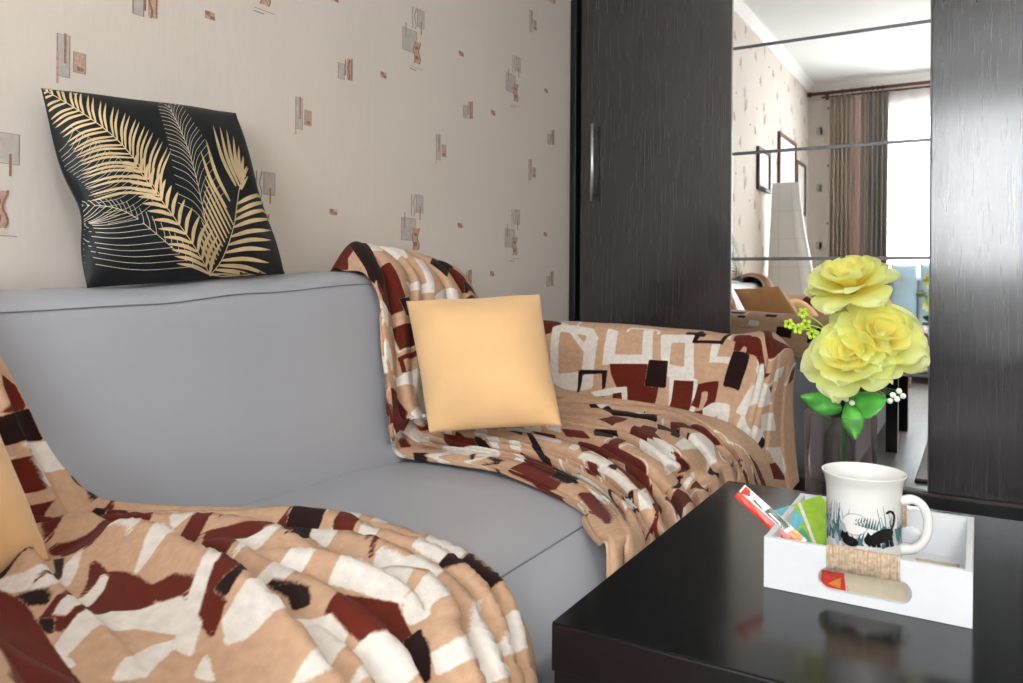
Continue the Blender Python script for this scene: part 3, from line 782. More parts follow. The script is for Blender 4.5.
#>>MOTIF
MOTIF = {   # motifs of the two throws: colour, outline in cloth millimetres (along, across), rounding, frame
    'R1': [
        ('R', [(137,0),(179,31),(216,66),(240,56),(207,29),(210,4)], 2.0),
        ('W', [(233,71),(239,119),(239,191),(283,118),(249,51)], 2.0),
        ('R', [(317,28),(323,97),(388,91),(440,99),(433,17),(363,14)], 2.0),
        ('K', [(285,0),(358,19),(394,24),(74,193)], 2.0),
        ('K', [(413,74),(415,117),(454,118),(450,87)], 2.0),
        ('W', [(378,116),(391,241),(416,223),(395,134)], 2.0),
        ('W', [(310,248),(316,280),(391,241),(391,217)], 2.0),
        ('W', [(428,221),(399,304),(409,334),(439,318),(455,229)], 2.0),
        ('K', [(315,323),(259,427),(302,445),(367,332)], 2.0),
        ('R', [(309,426),(325,466),(363,464),(397,407),(384,361)], 2.0),
        ('K', [(358,433),(333,490),(357,474),(397,400)], 2.0),
        ('R', [(440,334),(387,455),(405,446),(451,341)], 2.0),
        ('W', [(391,5),(432,25),(467,17),(426,4)], 2.0),
        ('W', [(473,27),(470,122),(534,151),(528,50)], 2.0),
        ('R', [(470,41),(475,118),(528,135),(523,54)], 2.0),
        ('W', [(464,1),(536,21),(566,21),(492,0)], 2.0),
        ('R', [(540,49),(545,121),(597,134),(576,58)], 2.0),
        ('B', [(552,63),(561,125),(587,126),(574,69)], 2.0),
        ('W', [(580,24),(587,111),(643,148),(730,123),(740,58),(679,66),(675,114),(619,98),(595,43)], 2.0),
        ('R', [(600,5),(617,43),(671,62),(735,43),(696,8),(650,3)], 2.0),
        ('W', [(239,191),(264,250),(300,228),(296,144)], 2.0),
        ('W', [(705,12),(752,68),(768,78),(771,51),(730,18)], 2.0),
        ('R', [(736,18),(768,30),(783,29),(768,23)], 2.0),
        ('K', [(813,16),(852,19),(778,0),(749,0)], 2.0),
        ('W', [(655,1),(718,10),(730,4),(707,0)], 2.0),
        ('W', [(873,20),(903,21),(850,2),(817,0)], 2.0),
        ('R', [(801,106),(828,138),(899,103),(916,63),(837,50)], 2.0),
        ('K', [(883,129),(903,127),(960,69),(918,69)], 2.0),
        ('W', [(839,48),(881,62),(970,73),(1008,28),(949,25),(883,25)], 2.0),
        ('W', [(975,18),(995,24),(948,1),(952,7)], 2.0),
        ('K', [(949,25),(956,25),(975,19),(967,20)], 1.0),
        ('K', [(995,25),(1040,25),(980,0),(972,0),(1043,21)], 1.0),
        ('W', [(924,129),(954,133),(965,93),(948,94)], 2.0),
        ('W', [(987,128),(1011,137),(1029,95),(1003,96)], 2.0),
        ('W', [(1018,70),(1045,71),(1078,28),(1045,41)], 2.0),
        ('R', [(1090,13),(1069,40),(1175,38),(1232,14),(1173,0),(1097,0)], 2.0),
        ('R', [(739,71),(758,111),(779,141),(776,129),(748,80)], 2.0),
        ('W', [(789,146),(801,166),(810,136),(803,108)], 2.0),
        ('W', [(860,194),(890,193),(917,136),(886,136)], 2.0),
        ('K', [(964,193),(976,247),(1004,177)], 2.0),
        ('W', [(930,186),(922,249),(998,290),(1005,277),(968,202)], 2.0),
        ('W', [(1009,298),(1049,301),(1064,274),(1026,281)], 2.0),
        ('R', [(999,255),(1058,251),(1091,192),(1036,201)], 2.0),
        ('W', [(1020,189),(1111,190),(1120,172),(1030,171)], 2.0),
        ('K', [(991,233),(1046,165),(1102,94),(1116,88),(1103,66),(1052,127)], 2.0),
        ('W', [(1124,69),(1136,80),(1155,54),(1128,54)], 2.0),
        ('R', [(1176,364),(1176,419),(1255,404),(1333,353),(1279,332)], 2.0),
        ('W', [(1286,273),(1252,369),(1365,332),(1422,341),(1410,300),(1369,290),(1325,277)], 2.0),
        ('W', [(1280,368),(1334,359),(1381,342),(1390,310)], 2.0),
        ('R', [(1134,234),(1217,251),(1330,232),(1369,228),(1348,196),(1237,210),(1199,156)], 2.0),
        ('W', [(1185,139),(1223,157),(1303,162),(1283,139)], 2.0),
        ('R', [(1025,90),(1144,62),(1191,20),(1099,22)], 2.0),
        ('K', [(1138,64),(1216,82),(1224,24),(1171,25)], 2.0),
        ('W', [(1181,77),(1222,79),(1318,72),(1307,33)], 2.0),
        ('R', [(1275,23),(1286,26),(1416,14),(1452,12),(1403,11)], 2.0),
        ('K', [(1314,74),(1389,135),(1418,98),(1391,87),(1378,122),(1310,59)], 1.0),
        ('W', [(1361,106),(1392,122),(1404,86),(1385,63)], 2.0),
        ('W', [(1403,140),(1416,166),(1449,135),(1430,114)], 2.0),
        ('R', [(1401,190),(1401,236),(1464,198),(1463,144)], 2.0),
        ('W', [(1253,128),(1319,141),(1391,144),(1372,126)], 2.0),
        ('R', [(1298,525),(1351,550),(1376,620),(1397,645),(1450,561),(1333,496),(1304,452)], 2.0),
        ('W', [(1370,369),(1427,571),(1487,563),(1471,496),(1456,508),(1391,369)], 2.0),
        ('K', [(1251,473),(1347,499),(1346,445),(1265,433)], 2.0),
        ('K', [(1423,265),(1439,333),(1437,366),(1443,377),(1451,333),(1430,298)], 1.0),
        ('R', [(1374,336),(1402,355),(1440,414),(1429,354)], 2.0),
        ('K', [(906,635),(1174,549),(1222,574),(1235,530),(1162,485)], 1.0),
        ('W', [(1059,546),(1045,596),(897,633),(1069,566)], 2.0),
        ('R', [(1071,418),(1103,476),(1142,464),(1117,403)], 2.0),
        ('R', [(1066,282),(1117,291),(1154,264),(1083,267)], 2.0),
        ('K', [(1108,343),(1166,351),(1211,284),(1166,276)], 2.0),
        ('W', [(891,347),(912,348),(946,328),(979,256)], 2.0),
    ],
    'R2': [
        ('R', [(346,21),(336,78),(313,127),(270,141),(254,92),(255,64)], 2.0),
        ('W', [(281,120),(292,141),(276,241),(249,263),(111,270),(100,234),(105,156)], 6.0),
        ('B', [(262,149),(253,227),(154,234),(143,170)], 4.0),
        ('W', [(313,127),(308,141),(201,263),(189,255)], 2.0),
        ('W', [(283,291),(275,319),(201,326),(206,409),(288,395),(291,416),(186,436),(176,298),(194,298)], 3.0),
        ('W', [(271,451),(276,530),(160,549),(160,475)], 6.0),
        ('B', [(247,483),(250,514),(186,522),(191,488)], 3.0),
        ('K', [(260,535),(265,606),(330,613),(317,624),(254,613),(253,535)], 0.5),
        ('K', [(257,535),(326,540),(302,554),(252,545)], 0.5),
        ('R', [(176,319),(183,422),(128,435),(134,461),(61,459),(57,381),(106,354),(149,327)], 2.0),
        ('K', [(193,430),(193,476),(128,479),(128,428)], 4.0),
        ('K', [(154,227),(159,313),(90,313),(61,320),(57,313),(149,298),(143,241),(95,241),(90,234)], 0.5),
        ('W', [(95,277),(111,334),(117,374),(57,387),(57,374),(100,361),(86,292)], 2.0),
        ('R', [(95,341),(100,361),(61,374),(61,347)], 2.0),
        ('W', [(150,492),(150,561),(44,568),(44,505)], 3.0),
        ('R', [(145,504),(145,553),(61,554),(61,505)], 2.0),
        ('R', [(139,568),(152,618),(97,614),(26,603),(26,571),(56,565),(65,586),(101,595),(122,595),(122,578),(73,577),(82,559)], 1.0),
        ('W', [(250,588),(253,606),(213,602),(223,643),(206,641),(199,590)], 2.0),
        ('R', [(316,644),(322,684),(246,659),(243,647)], 2.0),
        ('R', [(319,684),(340,712),(338,757),(329,752),(260,682)], 2.0),
        ('K', [(243,647),(262,689),(167,669),(150,633)], 3.0),
        ('W', [(73,590),(92,607),(115,651),(21,662),(5,642),(75,631),(26,603)], 2.0),
        ('W', [(153,684),(299,736),(279,748),(136,692),(120,672)], 2.0),
        ('W', [(98,685),(134,690),(203,758),(164,808),(114,830),(135,773)], 2.0),
        ('K', [(70,737),(167,797),(147,830),(82,749)], 0.5),
        ('W', [(260,710),(332,734),(243,820),(251,775)], 2.0),
        ('W', [(228,768),(216,834),(171,875),(184,788)], 2.0),
        ('W', [(132,847),(118,951),(51,1029),(54,984)], 2.0),
        ('R', [(91,873),(89,920),(39,1030),(62,907)], 2.0),
        ('W', [(0,692),(64,716),(92,752),(6,717)], 2.0),
    ],
    'L1': [
        ('R', [(364,14),(377,4),(405,4),(420,16),(420,50)], 2.0),
        ('K', [(420,50),(413,2),(455,4),(455,56),(448,58)], 2.0),
        ('W', [(461,46),(461,0),(503,0),(503,38)], 2.0),
        ('W', [(474,62),(480,44),(528,41),(528,80)], 2.0),
        ('R', [(480,62),(480,50),(528,55),(523,75)], 2.0),
        ('R', [(546,70),(550,58),(636,133),(668,200),(581,104)], 2.0),
        ('K', [(518,0),(559,12),(568,15),(532,6)], 2.0),
        ('R', [(590,19),(590,15),(636,47),(667,129)], 2.0),
        ('K', [(595,46),(595,24),(729,229),(705,201)], 2.0),
        ('R', [(667,129),(718,144),(731,155),(765,267)], 2.0),
        ('W', [(765,267),(815,291),(827,299),(709,162)], 2.0),
        ('W', [(757,156),(790,164),(785,152),(782,174)], 2.0),
        ('R', [(836,174),(857,53),(900,119),(781,91)], 2.0),
        ('K', [(857,53),(906,58),(915,70),(950,179),(866,69)], 2.0),
        ('W', [(911,61),(920,22),(1009,64),(1017,99),(934,13)], 2.0),
        ('W', [(973,23),(996,22),(992,16),(969,16)], 2.0),
        ('W', [(1072,27),(1128,32),(1128,72),(1072,65)], 2.0),
        ('K', [(1119,75),(1136,35),(1184,49),(1175,73)], 2.0),
        ('R', [(925,51),(960,58),(1016,102),(992,92),(958,92)], 2.0),
        ('W', [(916,95),(939,71),(967,107),(963,127)], 2.0),
        ('R', [(990,77),(1017,96),(1040,111),(1005,82)], 2.0),
        ('R', [(825,217),(747,90),(805,154),(856,227)], 2.0),
        ('R', [(841,189),(944,177),(906,162),(931,247),(890,249)], 2.0),
        ('W', [(883,204),(907,198),(940,166),(925,151),(948,245)], 2.0),
        ('W', [(1009,250),(1007,222),(1030,214),(1034,225),(1041,259),(1003,255)], 2.0),
        ('W', [(1006,133),(1029,115),(1111,143),(1145,198),(1122,203),(1072,220)], 2.0),
        ('W', [(1045,108),(1083,110),(1130,93),(1138,146),(1092,151)], 2.0),
        ('W', [(1129,127),(1156,161),(1173,161),(1164,175)], 2.0),
        ('W', [(1146,189),(1134,139),(1172,182),(1162,201)], 2.0),
        ('R', [(1114,271),(1097,221),(1141,197),(1178,206),(1209,249),(1196,268)], 2.0),
        ('K', [(1177,214),(1179,197),(1200,212),(1217,223),(1207,263)], 2.0),
        ('W', [(1160,278),(1162,267),(1203,247),(1207,265),(1181,310)], 2.0),
        ('W', [(1053,346),(1053,313),(1118,271),(1144,274),(1168,344),(1152,358),(1131,301),(1087,349),(1073,354)], 2.0),
        ('K', [(1024,258),(1077,263),(1090,269),(1080,274),(1061,265)], 2.0),
        ('R', [(934,339),(952,331),(991,332),(1005,349),(961,343)], 2.0),
        ('W', [(962,303),(1012,334),(1021,352),(1005,349)], 2.0),
        ('R', [(959,282),(1000,308),(1016,311),(1053,354),(1027,349)], 2.0),
        ('W', [(794,250),(853,251),(949,316),(971,318),(889,254),(1025,322),(1005,311),(896,287),(895,335)], 2.0),
        ('K', [(1023,334),(1029,331),(1035,325),(1039,337)], 2.0),
        ('W', [(1020,319),(1013,258),(1070,331),(968,261)], 2.0),
        ('R', [(681,214),(727,242),(775,290),(754,292)], 2.0),
        ('R', [(734,246),(715,168),(721,178),(775,286)], 2.0),
        ('W', [(764,372),(817,386),(768,289),(798,322),(863,402),(786,388)], 2.0),
        ('K', [(837,394),(753,301),(760,300),(828,378)], 2.0),
        ('K', [(820,400),(864,405),(883,410),(841,412)], 2.0),
        ('K', [(749,360),(674,215),(687,229),(770,371)], 2.0),
        ('R', [(894,421),(884,389),(812,317),(848,333),(945,341),(960,352),(969,405),(928,423)], 2.0),
        ('W', [(906,414),(847,336),(859,340),(924,411)], 2.0),
        ('W', [(945,432),(928,374),(961,349),(984,341),(1032,352),(1050,369),(1025,373),(1022,358),(996,368),(975,375),(962,436)], 2.0),
        ('W', [(1028,428),(1016,382),(1023,367),(1029,370),(1050,415)], 2.0),
        ('K', [(888,425),(912,419),(927,426),(909,428)], 2.0),
        ('W', [(1073,378),(1065,366),(1091,376),(1078,381)], 2.0),
        ('W', [(953,434),(979,436),(972,442)], 2.0),
        ('W', [(1206,95),(1214,64),(1237,81),(1231,133)], 2.0),
        ('W', [(1204,210),(1210,188),(1224,179),(1218,215)], 2.0),
        ('W', [(1177,126),(1185,104),(1228,153),(1246,148),(1241,195)], 2.0),
        ('R', [(786,388),(814,399),(888,425),(945,438),(961,501),(973,649)], 2.0),
    ],
}
#<<MOTIF
KEY = {'W': 'white', 'R': 'maroon', 'K': 'dark', 'B': 'beige'}


def woven(name): return [(KEY[c], [(x * .001, y * .001) for x, y in p], r * .001, 0) for c, p, r in MOTIF[name]]


def plain(a0, a1, b0, b1): return [('beige', (a0 + a1) / 2, (b0 + b1) / 2, (a1 - a0) / 2, (b1 - b0) / 2, .01, 0)]


sh1 = design(11, 0, 1.5, 0, .9, .13) + plain(.06, 1.15, -.2, 1.0) + woven('R1')
sh2 = design(23, -.05, .65, -.05, 1.3, .13) + plain(-.2, .275, -.2, 2) + woven('R2')
bl = blanket('fleece_throw', [(R1, sh1, True), (R2, sh2, False)])
tag(bl, 'brown beige and white patterned fleece throw over the sofa corner and arm near the wardrobe', 'blanket', )

# the throw at the near end of the sofa
def lline(yb, yj, seat, fr):
    """one line from behind the backrest, down its front, over the seat and down the front"""
    a = [(.034, yb - .01, .70), (.10, yb, .80), (.197, yb + .01, .785), (.246, yb + .043, .675), (.292, yb + .085, .55), (.345, yj - .035, .478)]
    return a + seat + fr


def sl(u, v, z): return at(u, v, 'z', z)


LN = [
    lline(.50, .665, [(.45, .775, .452), (.58, .825, .455), (.70, .815, .455), (.80, .785, .45), (.87, .755, .435)], [(.918, .735, .395), (.942, .712, .32), (.950, .69, .20)]),
    lline(.44, .60, [(.45, .69, .47), (.58, .73, .475), (.70, .72, .475), (.80, .70, .468), (.885, .675, .45)], [(.932, .66, .40), (.955, .645, .32), (.962, .63, .20)]),
    lline(.38, .53, [(.45, .60, .475), (.58, .635, .485), (.70, .63, .485), (.81, .615, .478), (.895, .595, .458)], [(.945, .58, .405), (.972, .57, .32), (.98, .56, .20)]),
    lline(.32, .46, [(.45, .51, .475), (.58, .545, .485), (.70, .54, .485), (.81, .53, .478), (.895, .515, .458)], [(.945, .50, .405), (.972, .49, .32), (.98, .48, .20)]),
    lline(.27, .39, [(.45, .425, .475), (.58, .45, .48), (.70, .45, .48), (.81, .445, .475), (.895, .43, .455)], [(.945, .42, .405), (.972, .41, .32), (.98, .40, .20)]),
    lline(.24, .33, [(.45, .345, .47), (.58, .36, .475), (.70, .36, .475), (.81, .355, .47), (.895, .345, .455)], [(.945, .34, .405), (.972, .33, .32), (.98, .32, .20)]),
    [(.034, .20, .72), (.10, .21, .80), (.19, .22, .77), (.235, .235, .70), (.285, .25, .64), (.335, .258, .60), (.45, .262, .545), (.58, .265, .535), (.70, .255, .53), (.81, .255, .52), (.90, .252, .505), (.955, .25, .45), (.98, .245, .36), (.985, .24, .22)],
    [(.034, .14, .72), (.10, .15, .79), (.19, .16, .74), (.235, .17, .69), (.285, .18, .675), (.335, .19, .67), (.45, .195, .665), (.58, .20, .66), (.70, .20, .635), (.81, .205, .625), (.90, .205, .61), (.955, .20, .55), (.985, .195, .44), (.99, .19, .26)],
    [(.034, .06, .72), (.10, .07, .76), (.19, .08, .72), (.235, .09, .695), (.285, .09, .69), (.335, .10, .688), (.45, .10, .685), (.58, .10, .68), (.70, .10, .672), (.81, .10, .662), (.90, .10, .645), (.955, .10, .57), (.985, .10, .45), (.99, .09, .27)],
    [(.034, -.02, .66), (.10, -.02, .66), (.19, -.02, .64), (.235, -.02, .63), (.285, -.02, .625), (.335, -.02, .62), (.45, -.025, .615), (.58, -.025, .61), (.70, -.025, .60), (.81, -.025, .59), (.90, -.02, .58), (.955, 0, .52), (.985, .0, .41), (.99, .0, .25)],
    [(.034, -.03, .5), (.10, -.03, .5), (.19, -.03, .5), (.235, -.03, .49), (.285, -.03, .48), (.335, -.03, .47), (.45, -.035, .46), (.58, -.035, .45), (.70, -.035, .44), (.81, -.035, .43), (.90, -.03, .43), (.955, -.02, .42), (.985, -.01, .36), (.99, -.01, .23)],
]
for k_, ln_ in enumerate(LN[:6]):
    for q_ in range(6, 12): p_ = ln_[q_]; ln_[q_] = (p_[0] - (.006 if k_ == 0 and q_ > 10 else 0), p_[1] - ((.022, .02, .01, 0, 0, 0)[k_] if q_ < 9 else (-.022, -.012, 0, 0, 0, 0)[k_] if q_ > 9 else 0), p_[2] + (-.008, -.014, -.004, .006, .008, .006)[k_])
L1 = Sheet(LN, 270, 300)
L1.crease([(a * 1.25, b * 1.2, c) for a, b, c in [
    (.026, .030, [(4.6, .22, .5), (6, .26, .9), (7.5, .24, 1), (8.3, .28, 1), (9, .36, 1), (9.8, .5, 1), (10.5, .85, 1), (11, 1.0, 1), (13, 1.1, 1)]),
    (.028, .034, [(5, .62, .5), (7, .62, 1), (8.6, .70, 1), (9.3, .82, 1), (9.8, .98, 1), (10.4, 1.25, 1), (10.8, 1.4, 1), (13, 1.5, 1)]),
    (.030, .036, [(6.8, 1.05, .3), (8, 1.08, 1), (8.7, 1.2, 1), (9.3, 1.28, 1), (9.9, 1.45, 1), (10.6, 1.72, 1), (13, 1.9, 1)]),
    (.034, .038, [(8.6, 1.72, .3), (9.2, 1.75, 1), (9.6, 1.74, 1), (10, 1.9, 1), (10.4, 2.1, .8), (13, 2.4, .8)]),
    (.022, .022, [(5.4, 1.0, .3), (6.4, 1.15, 1), (7.4, 1.3, 1), (8.2, 1.5, .8), (9, 1.62, .2)]),
    (.024, .024, [(6.6, 2.9, .3), (7.4, 2.75, 1), (8.2, 2.9, 1), (9.2, 3.0, 1), (10.5, 2.9, .9), (13, 3.0, .8)]),
    (.022, .022, [(9.3, 3.3, .3), (10, 3.45, 1), (11, 3.5, 1), (13, 3.6, 1)]),
    (.018, .018, [(8.4, .5, .3), (9.2, .6, 1), (10, .78, 1), (11, 1.2, .8), (13, 1.3, .8)]),
    (.030, .030, [(7.6, 2.75, .3), (8.4, 2.5, 1), (9, 2.28, 1), (9.5, 2.05, .8), (9.9, 2.0, .2)]),
    (.034, .048, [(5.3, 2.2, .5), (5.8, 2.6, 1), (6.4, 3.15, 1.1), (7, 3.42, 1.1), (7.6, 3.62, 1), (8.3, 3.75, 1), (9, 3.9, .9), (10.5, 4.0, .7), (13, 4.1, .6)]),
    (.030, .030, [(4.9, 1.5, .6), (5.7, 1.75, 1), (6.6, 1.9, 1), (7.6, 2.0, .9), (8.4, 1.75, .4)]),
    (.028, .026, [(5.2, 3.2, .5), (6, 3.8, 1), (6.5, 4.15, 1), (7.2, 4.5, .8), (8.5, 4.8, .4)]),
    (.026, .024, [(4.8, 2.6, .5), (5.5, 3.3, 1), (6, 4.5, .8), (6.6, 5.0, .4)]),
    (.03, .022, [(5, 5.7, .8), (7, 5.6, 1), (9, 5.6, 1), (10.4, 5.6, .5)]),
    (.03, .022, [(1, .6, .8), (3, .7, 1), (4.6, .9, .8)]), (.03, .022, [(1, 1.8, .8), (3, 1.9, 1), (4.6, 2.1, .8)])]])
L1.ridge([(.032, .024, [(5.2, 2.75, .3), (6.2, 2.9, 1), (7, 3.1, 1), (7.8, 3.2, .8), (8.6, 3.3, .3)]),
          (.04, .012, [(7, 1.4, .3), (8, 1.45, 1), (9, 1.5, 1), (10, 1.65, .6)]),
          (.03, .010, [(5, 1.2, .4), (6, 1.25, 1), (7, 1.3, .8), (8, .9, .3)])])
L1.finish(1, 8.8, .006, -.5)
sh3 = design(37, 0, 1.7, -.05, 1.5, .13) + plain(.2, 1.4, -.2, .47) + woven('L1') + [('maroon', [(.80, .415), (1.02, .46), (1.25, .47), (1.35, .62), (.70, .62), (.62, .50)], .01, 0)]
bl2 = blanket('fleece_throw', [(L1, sh3, True)])
tag(bl2, 'rumpled maroon beige and white fleece throw over the near seat and arm, in the foreground', 'blanket')

#@@CUSHIONS
# ------------------------------------------------------------------ cushions
def cushion_surface(c, T, pin=.16, edges=None, wr=None, n=72, seed=0, dome=.55):
    """c: TL,TR,BR,BL world corners; returns front and back (n,n,3); u right, v down; edges pull in between the corners"""
    TL, TR, BR, BL = [np.array(p, float) for p in c]
    nrm = np.cross(TR - TL, BL - TL); nrm /= np.linalg.norm(nrm)
    f = np.zeros((n, n, 3)); b = np.zeros((n, n, 3)); rnd = random.Random(seed)
    for i in range(n):
        v = i / (n - 1)
        for j in range(n):
            u = j / (n - 1)
            uu = u + pin * .25 * (u - .5) * -1 * (1 - (2 * v - 1) ** 2) * 1.0
            vv = v + pin * .25 * (v - .5) * -1 * (1 - (2 * u - 1) ** 2) * 1.0
            p = (TL * (1 - uu) + TR * uu) * (1 - vv) + (BL * (1 - uu) + BR * uu) * vv
            if edges: p = p + np.array(edges(u, v))
            e = max(0, (1 - abs(2 * u - 1) ** 2.6)) * max(0, (1 - abs(2 * v - 1) ** 2.6))
            h = T * e ** dome
            k = wr(u, v) if wr else 0
            f[i, j] = p - nrm * (h + k * (e ** .3)); b[i, j] = p + nrm * h * .8
    return f, b, nrm


def cushion_mesh(f, b, key):
    m = MB(); m.grid(f, key, True); m.grid(b, key, True, False, True)
    return m


wr1 = lambda u, v: .005 * math.sin(9 * u + 4 * v) * (1 - v) + .004 * math.exp(-((u - .55) / .05) ** 2 - ((v - .1) / .12) ** 2) * -1 + .006 * math.exp(-((v - .93 + .15 * (u - .8)) / .03) ** 2) * max(0, u - .6) * 2
c_r = [at(406, 301, 'x', .265), at(540, 294, 'y', 1.50), at(562, 426, 'y', 1.36), at(429, 433, 'y', 1.26)]
f, b_, nr = cushion_surface(c_r, .080, .10, None, wr1, 72, 1, .72)
o = cushion_mesh(f, b_, 'peach').build('throw_pillow', None, 1e-5)
tag(o, 'square peach pillow leaning on the throw in the sofa corner by the wardrobe', 'pillow')
c_l = [(.31, .22, .67), (.352, .475, .645), at(50, 560, 'z', .492), (.52, .29, .49)]
f, b_, nr = cushion_surface(c_l, .075, .12, None, wr1, 72, 2, .72)
o = cushion_mesh(f, b_, 'peach').build('throw_pillow', None, 1e-5)
tag(o, 'peach pillow cut off by the left edge of the photo at the near sofa end', 'pillow')

# palm print cushion on the backrest
c_b = [at(41, 88, 'x', .05), at(236, 113, 'x', .05), at(285, 274, 'x', .145), at(87, 288, 'x', .145)]
ed_h = np.array(c_b[1]) - np.array(c_b[0]); ed_h = ed_h / np.linalg.norm(ed_h)


def palm_edges(u, v):
    l = .018 * math.exp(-((v - .62) / .16) ** 2) * (1 - u) ** 2
    r = -.012 * math.exp(-((v - .55) / .25) ** 2) * u ** 2
    return ed_h * (l + r)


wr2 = lambda u, v: .010 * math.exp(-((v - .66 - .06 * u) / .03) ** 2) * max(0, .5 - u) * -2 + .007 * math.sin(22 * v + 3 * u) * max(0, v - .7) + .004 * math.sin(12 * u + 3 * v)
f, b_, nr = cushion_surface(c_b, .055, .0, palm_edges, wr2, 96, 4)
pm = cushion_mesh(f, b_, 'pillow_black')
NP = f.shape[0]


def on_palm(u, v, lift):
    a = min(max(v, 0.004), .996) * (NP - 1); c_ = min(max(u, .004), .996) * (NP - 1)
    i = min(int(a), NP - 2); j = min(int(c_), NP - 2); a -= i; c_ -= j
    p = f[i, j] * (1 - a) * (1 - c_) + f[i + 1, j] * a * (1 - c_) + f[i, j + 1] * (1 - a) * c_ + f[i + 1, j + 1] * a * c_
    return p - nr * lift


def sketch_grid():
    """where each point of the cushion front lies in the measured sketch of its print (2.968 sketch units per photo pixel)"""
    g = np.zeros((NP, NP, 2))
    for i in range(NP):
        for j in range(NP):
            dx, dy, dz = f[i, j][0] - CAMX, f[i, j][1], f[i, j][2] - CAMH
            dd = dx * fw[0] + dy * fw[1]; a = (dx * rt[0] + dy * rt[1]) / dd * F; b = -dz / dd * F
            g[i, j] = ((CX + a * math.cos(ROLL) - b * math.sin(ROLL) - 20) * 2.968, (HY + a * math.sin(ROLL) + b * math.cos(ROLL) - 70) * 2.968)
    return g


SG = sketch_grid()


def uvp(x, y):
    k = int(np.argmin((SG[..., 0] - x) ** 2 + (SG[..., 1] - y) ** 2)); i, j = divmod(k, NP); i = min(max(i, 1), NP - 2); j = min(max(j, 1), NP - 2)
    du = (SG[i, j + 1] - SG[i, j - 1]) / 2; dv = (SG[i + 1, j] - SG[i - 1, j]) / 2; e = np.array((x, y)) - SG[i, j]
    det = du[0] * dv[1] - dv[0] * du[1]
    a = (e[0] * dv[1] - dv[0] * e[1]) / det; b = (du[0] * e[1] - e[0] * du[1]) / det
    return (j + min(max(a, -2), 2)) / (NP - 1), (i + min(max(b, -2), 2)) / (NP - 1)


def stroke(pts, wid, key, lift, n=14):
    """ribbon along sketch points; wid(t) half width in sketch units"""
    c_ = spline(np.array(pts, float), n); d = np.gradient(c_, axis=0); d /= np.linalg.norm(d, axis=1, keepdims=True) + 1e-9
    vs = []
    for i in range(n):
        w_ = wid(i / (n - 1)); nx, ny = -d[i][1] * w_, d[i][0] * w_
        for s_ in (-1, 1):
            u, v = uvp(c_[i][0] + s_ * nx, c_[i][1] + s_ * ny)
            vs.append(on_palm(u, v, lift))
    pm.add(vs, [(2 * i, 2 * i + 1, 2 * i + 3, 2 * i + 2) for i in range(n - 1)], key, True)


def frond(rib, key, left, right, n, w, lift, curve=.18, line=None, ribw=1.3):
    """left/right: (angle, length at base, length at tip) of the blades off the rib"""
    r = spline(np.array(rib, float), 60); d = np.gradient(r, axis=0); d /= np.linalg.norm(d, axis=1, keepdims=True)
    stroke(rib, lambda t: ribw, key, lift)
    for s_, spec in ((1, left), (-1, right)):
        if not spec: continue
        ang, l0, l1 = spec
        for k in range(n):
            t = (k + .5) / n; i = int(t * 59); L_ = l0 + (l1 - l0) * t
            a = math.radians(ang) * s_; dx, dy = d[i]
            e = (dx * math.cos(a) - dy * math.sin(a), dx * math.sin(a) + dy * math.cos(a)); q = (-e[1] * s_, e[0] * s_)
            p0 = r[i]; p1 = (p0[0] + e[0] * L_ * .5 - q[0] * L_ * curve, p0[1] + e[1] * L_ * .5 - q[1] * L_ * curve); p2 = (p0[0] + e[0] * L_, p0[1] + e[1] * L_)
            if line: stroke([p0, p1, p2], lambda t: line, key, lift, 10)
            else: stroke([p0, p1, p2], lambda t: w * (math.sin(PI * min(1, t * .92 + .08)) ** .7) + .2, key, lift, 10)
    return


frond([(555, 470), (525, 330), (500, 240), (470, 165), (440, 105)], 'cream', (40, 110, 40), (40, 110, 40), 20, 3, .0006, .10, .6, .8)
frond([(520, 590), (420, 500), (330, 430), (260, 405), (175, 402)], 'cream', (35, 70, 20), (40, 330, 40), 19, 3, .0006, -.05, .7, .9)
frond([(420, 380), (350, 280), (280, 200), (180, 125), (66, 56)], 'gold', (48, 140, 40), (60, 215, 50), 24, 3.6, .0009, .08)
frond([(400, 400), (330, 300), (250, 230), (150, 170)], 'cream', None, (80, 150, 110), 22, 2, .0012, -.1, .5, .4)
frond([(562, 612), (600, 560), (632, 470), (645, 385)], 'gold', (64, 165, 95), None, 11, 6.2, .0010, .06)
for tip, base in (((572, 165), (640, 345)), ((592, 168), (650, 345)), ((612, 178), (655, 335)), ((632, 196), (660, 330)), ((648, 225), (664, 320)), ((662, 255), (668, 318)), ((673, 285), (660, 340)), ((676, 315), (655, 355)), ((550, 205), (622, 390)), ((535, 240), (612, 410))):
    stroke([base, ((tip[0] + base[0]) / 2 - 6, (tip[1] + base[1]) / 2 + 8), tip], lambda t: 4.6 * math.sin(PI * min(1, t * .9 + .1)) ** .7 + .2, 'gold', .0010, 12)
for k in range(11):
    t = k / 10; bx, by = 632 - 62 * t, 460 + 130 * t; L_ = 160 - 85 * t
    stroke([(bx, by), (bx - L_ * .30, by - L_ * .60), (bx - L_ * .52, by - L_ * 1.05)], lambda t: 3.0 * math.sin(PI * min(1, t * .9 + .1)) ** .7 + .2, 'gold', .0011, 12)
stroke([(645, 385), (652, 345), (668, 310), (676, 292)], lambda t: 1.3, 'gold', .0010)
frond([(565, 612), (520, 530), (450, 430), (390, 350), (335, 275)], 'gold', (48, 105, 40), (44, 105, 50), 15, 5.4, .0014, .07)
o = pm.build('throw_pillow')
tag(o, 'black satin pillow with gold palm fronds standing on the sofa backrest', 'pillow')

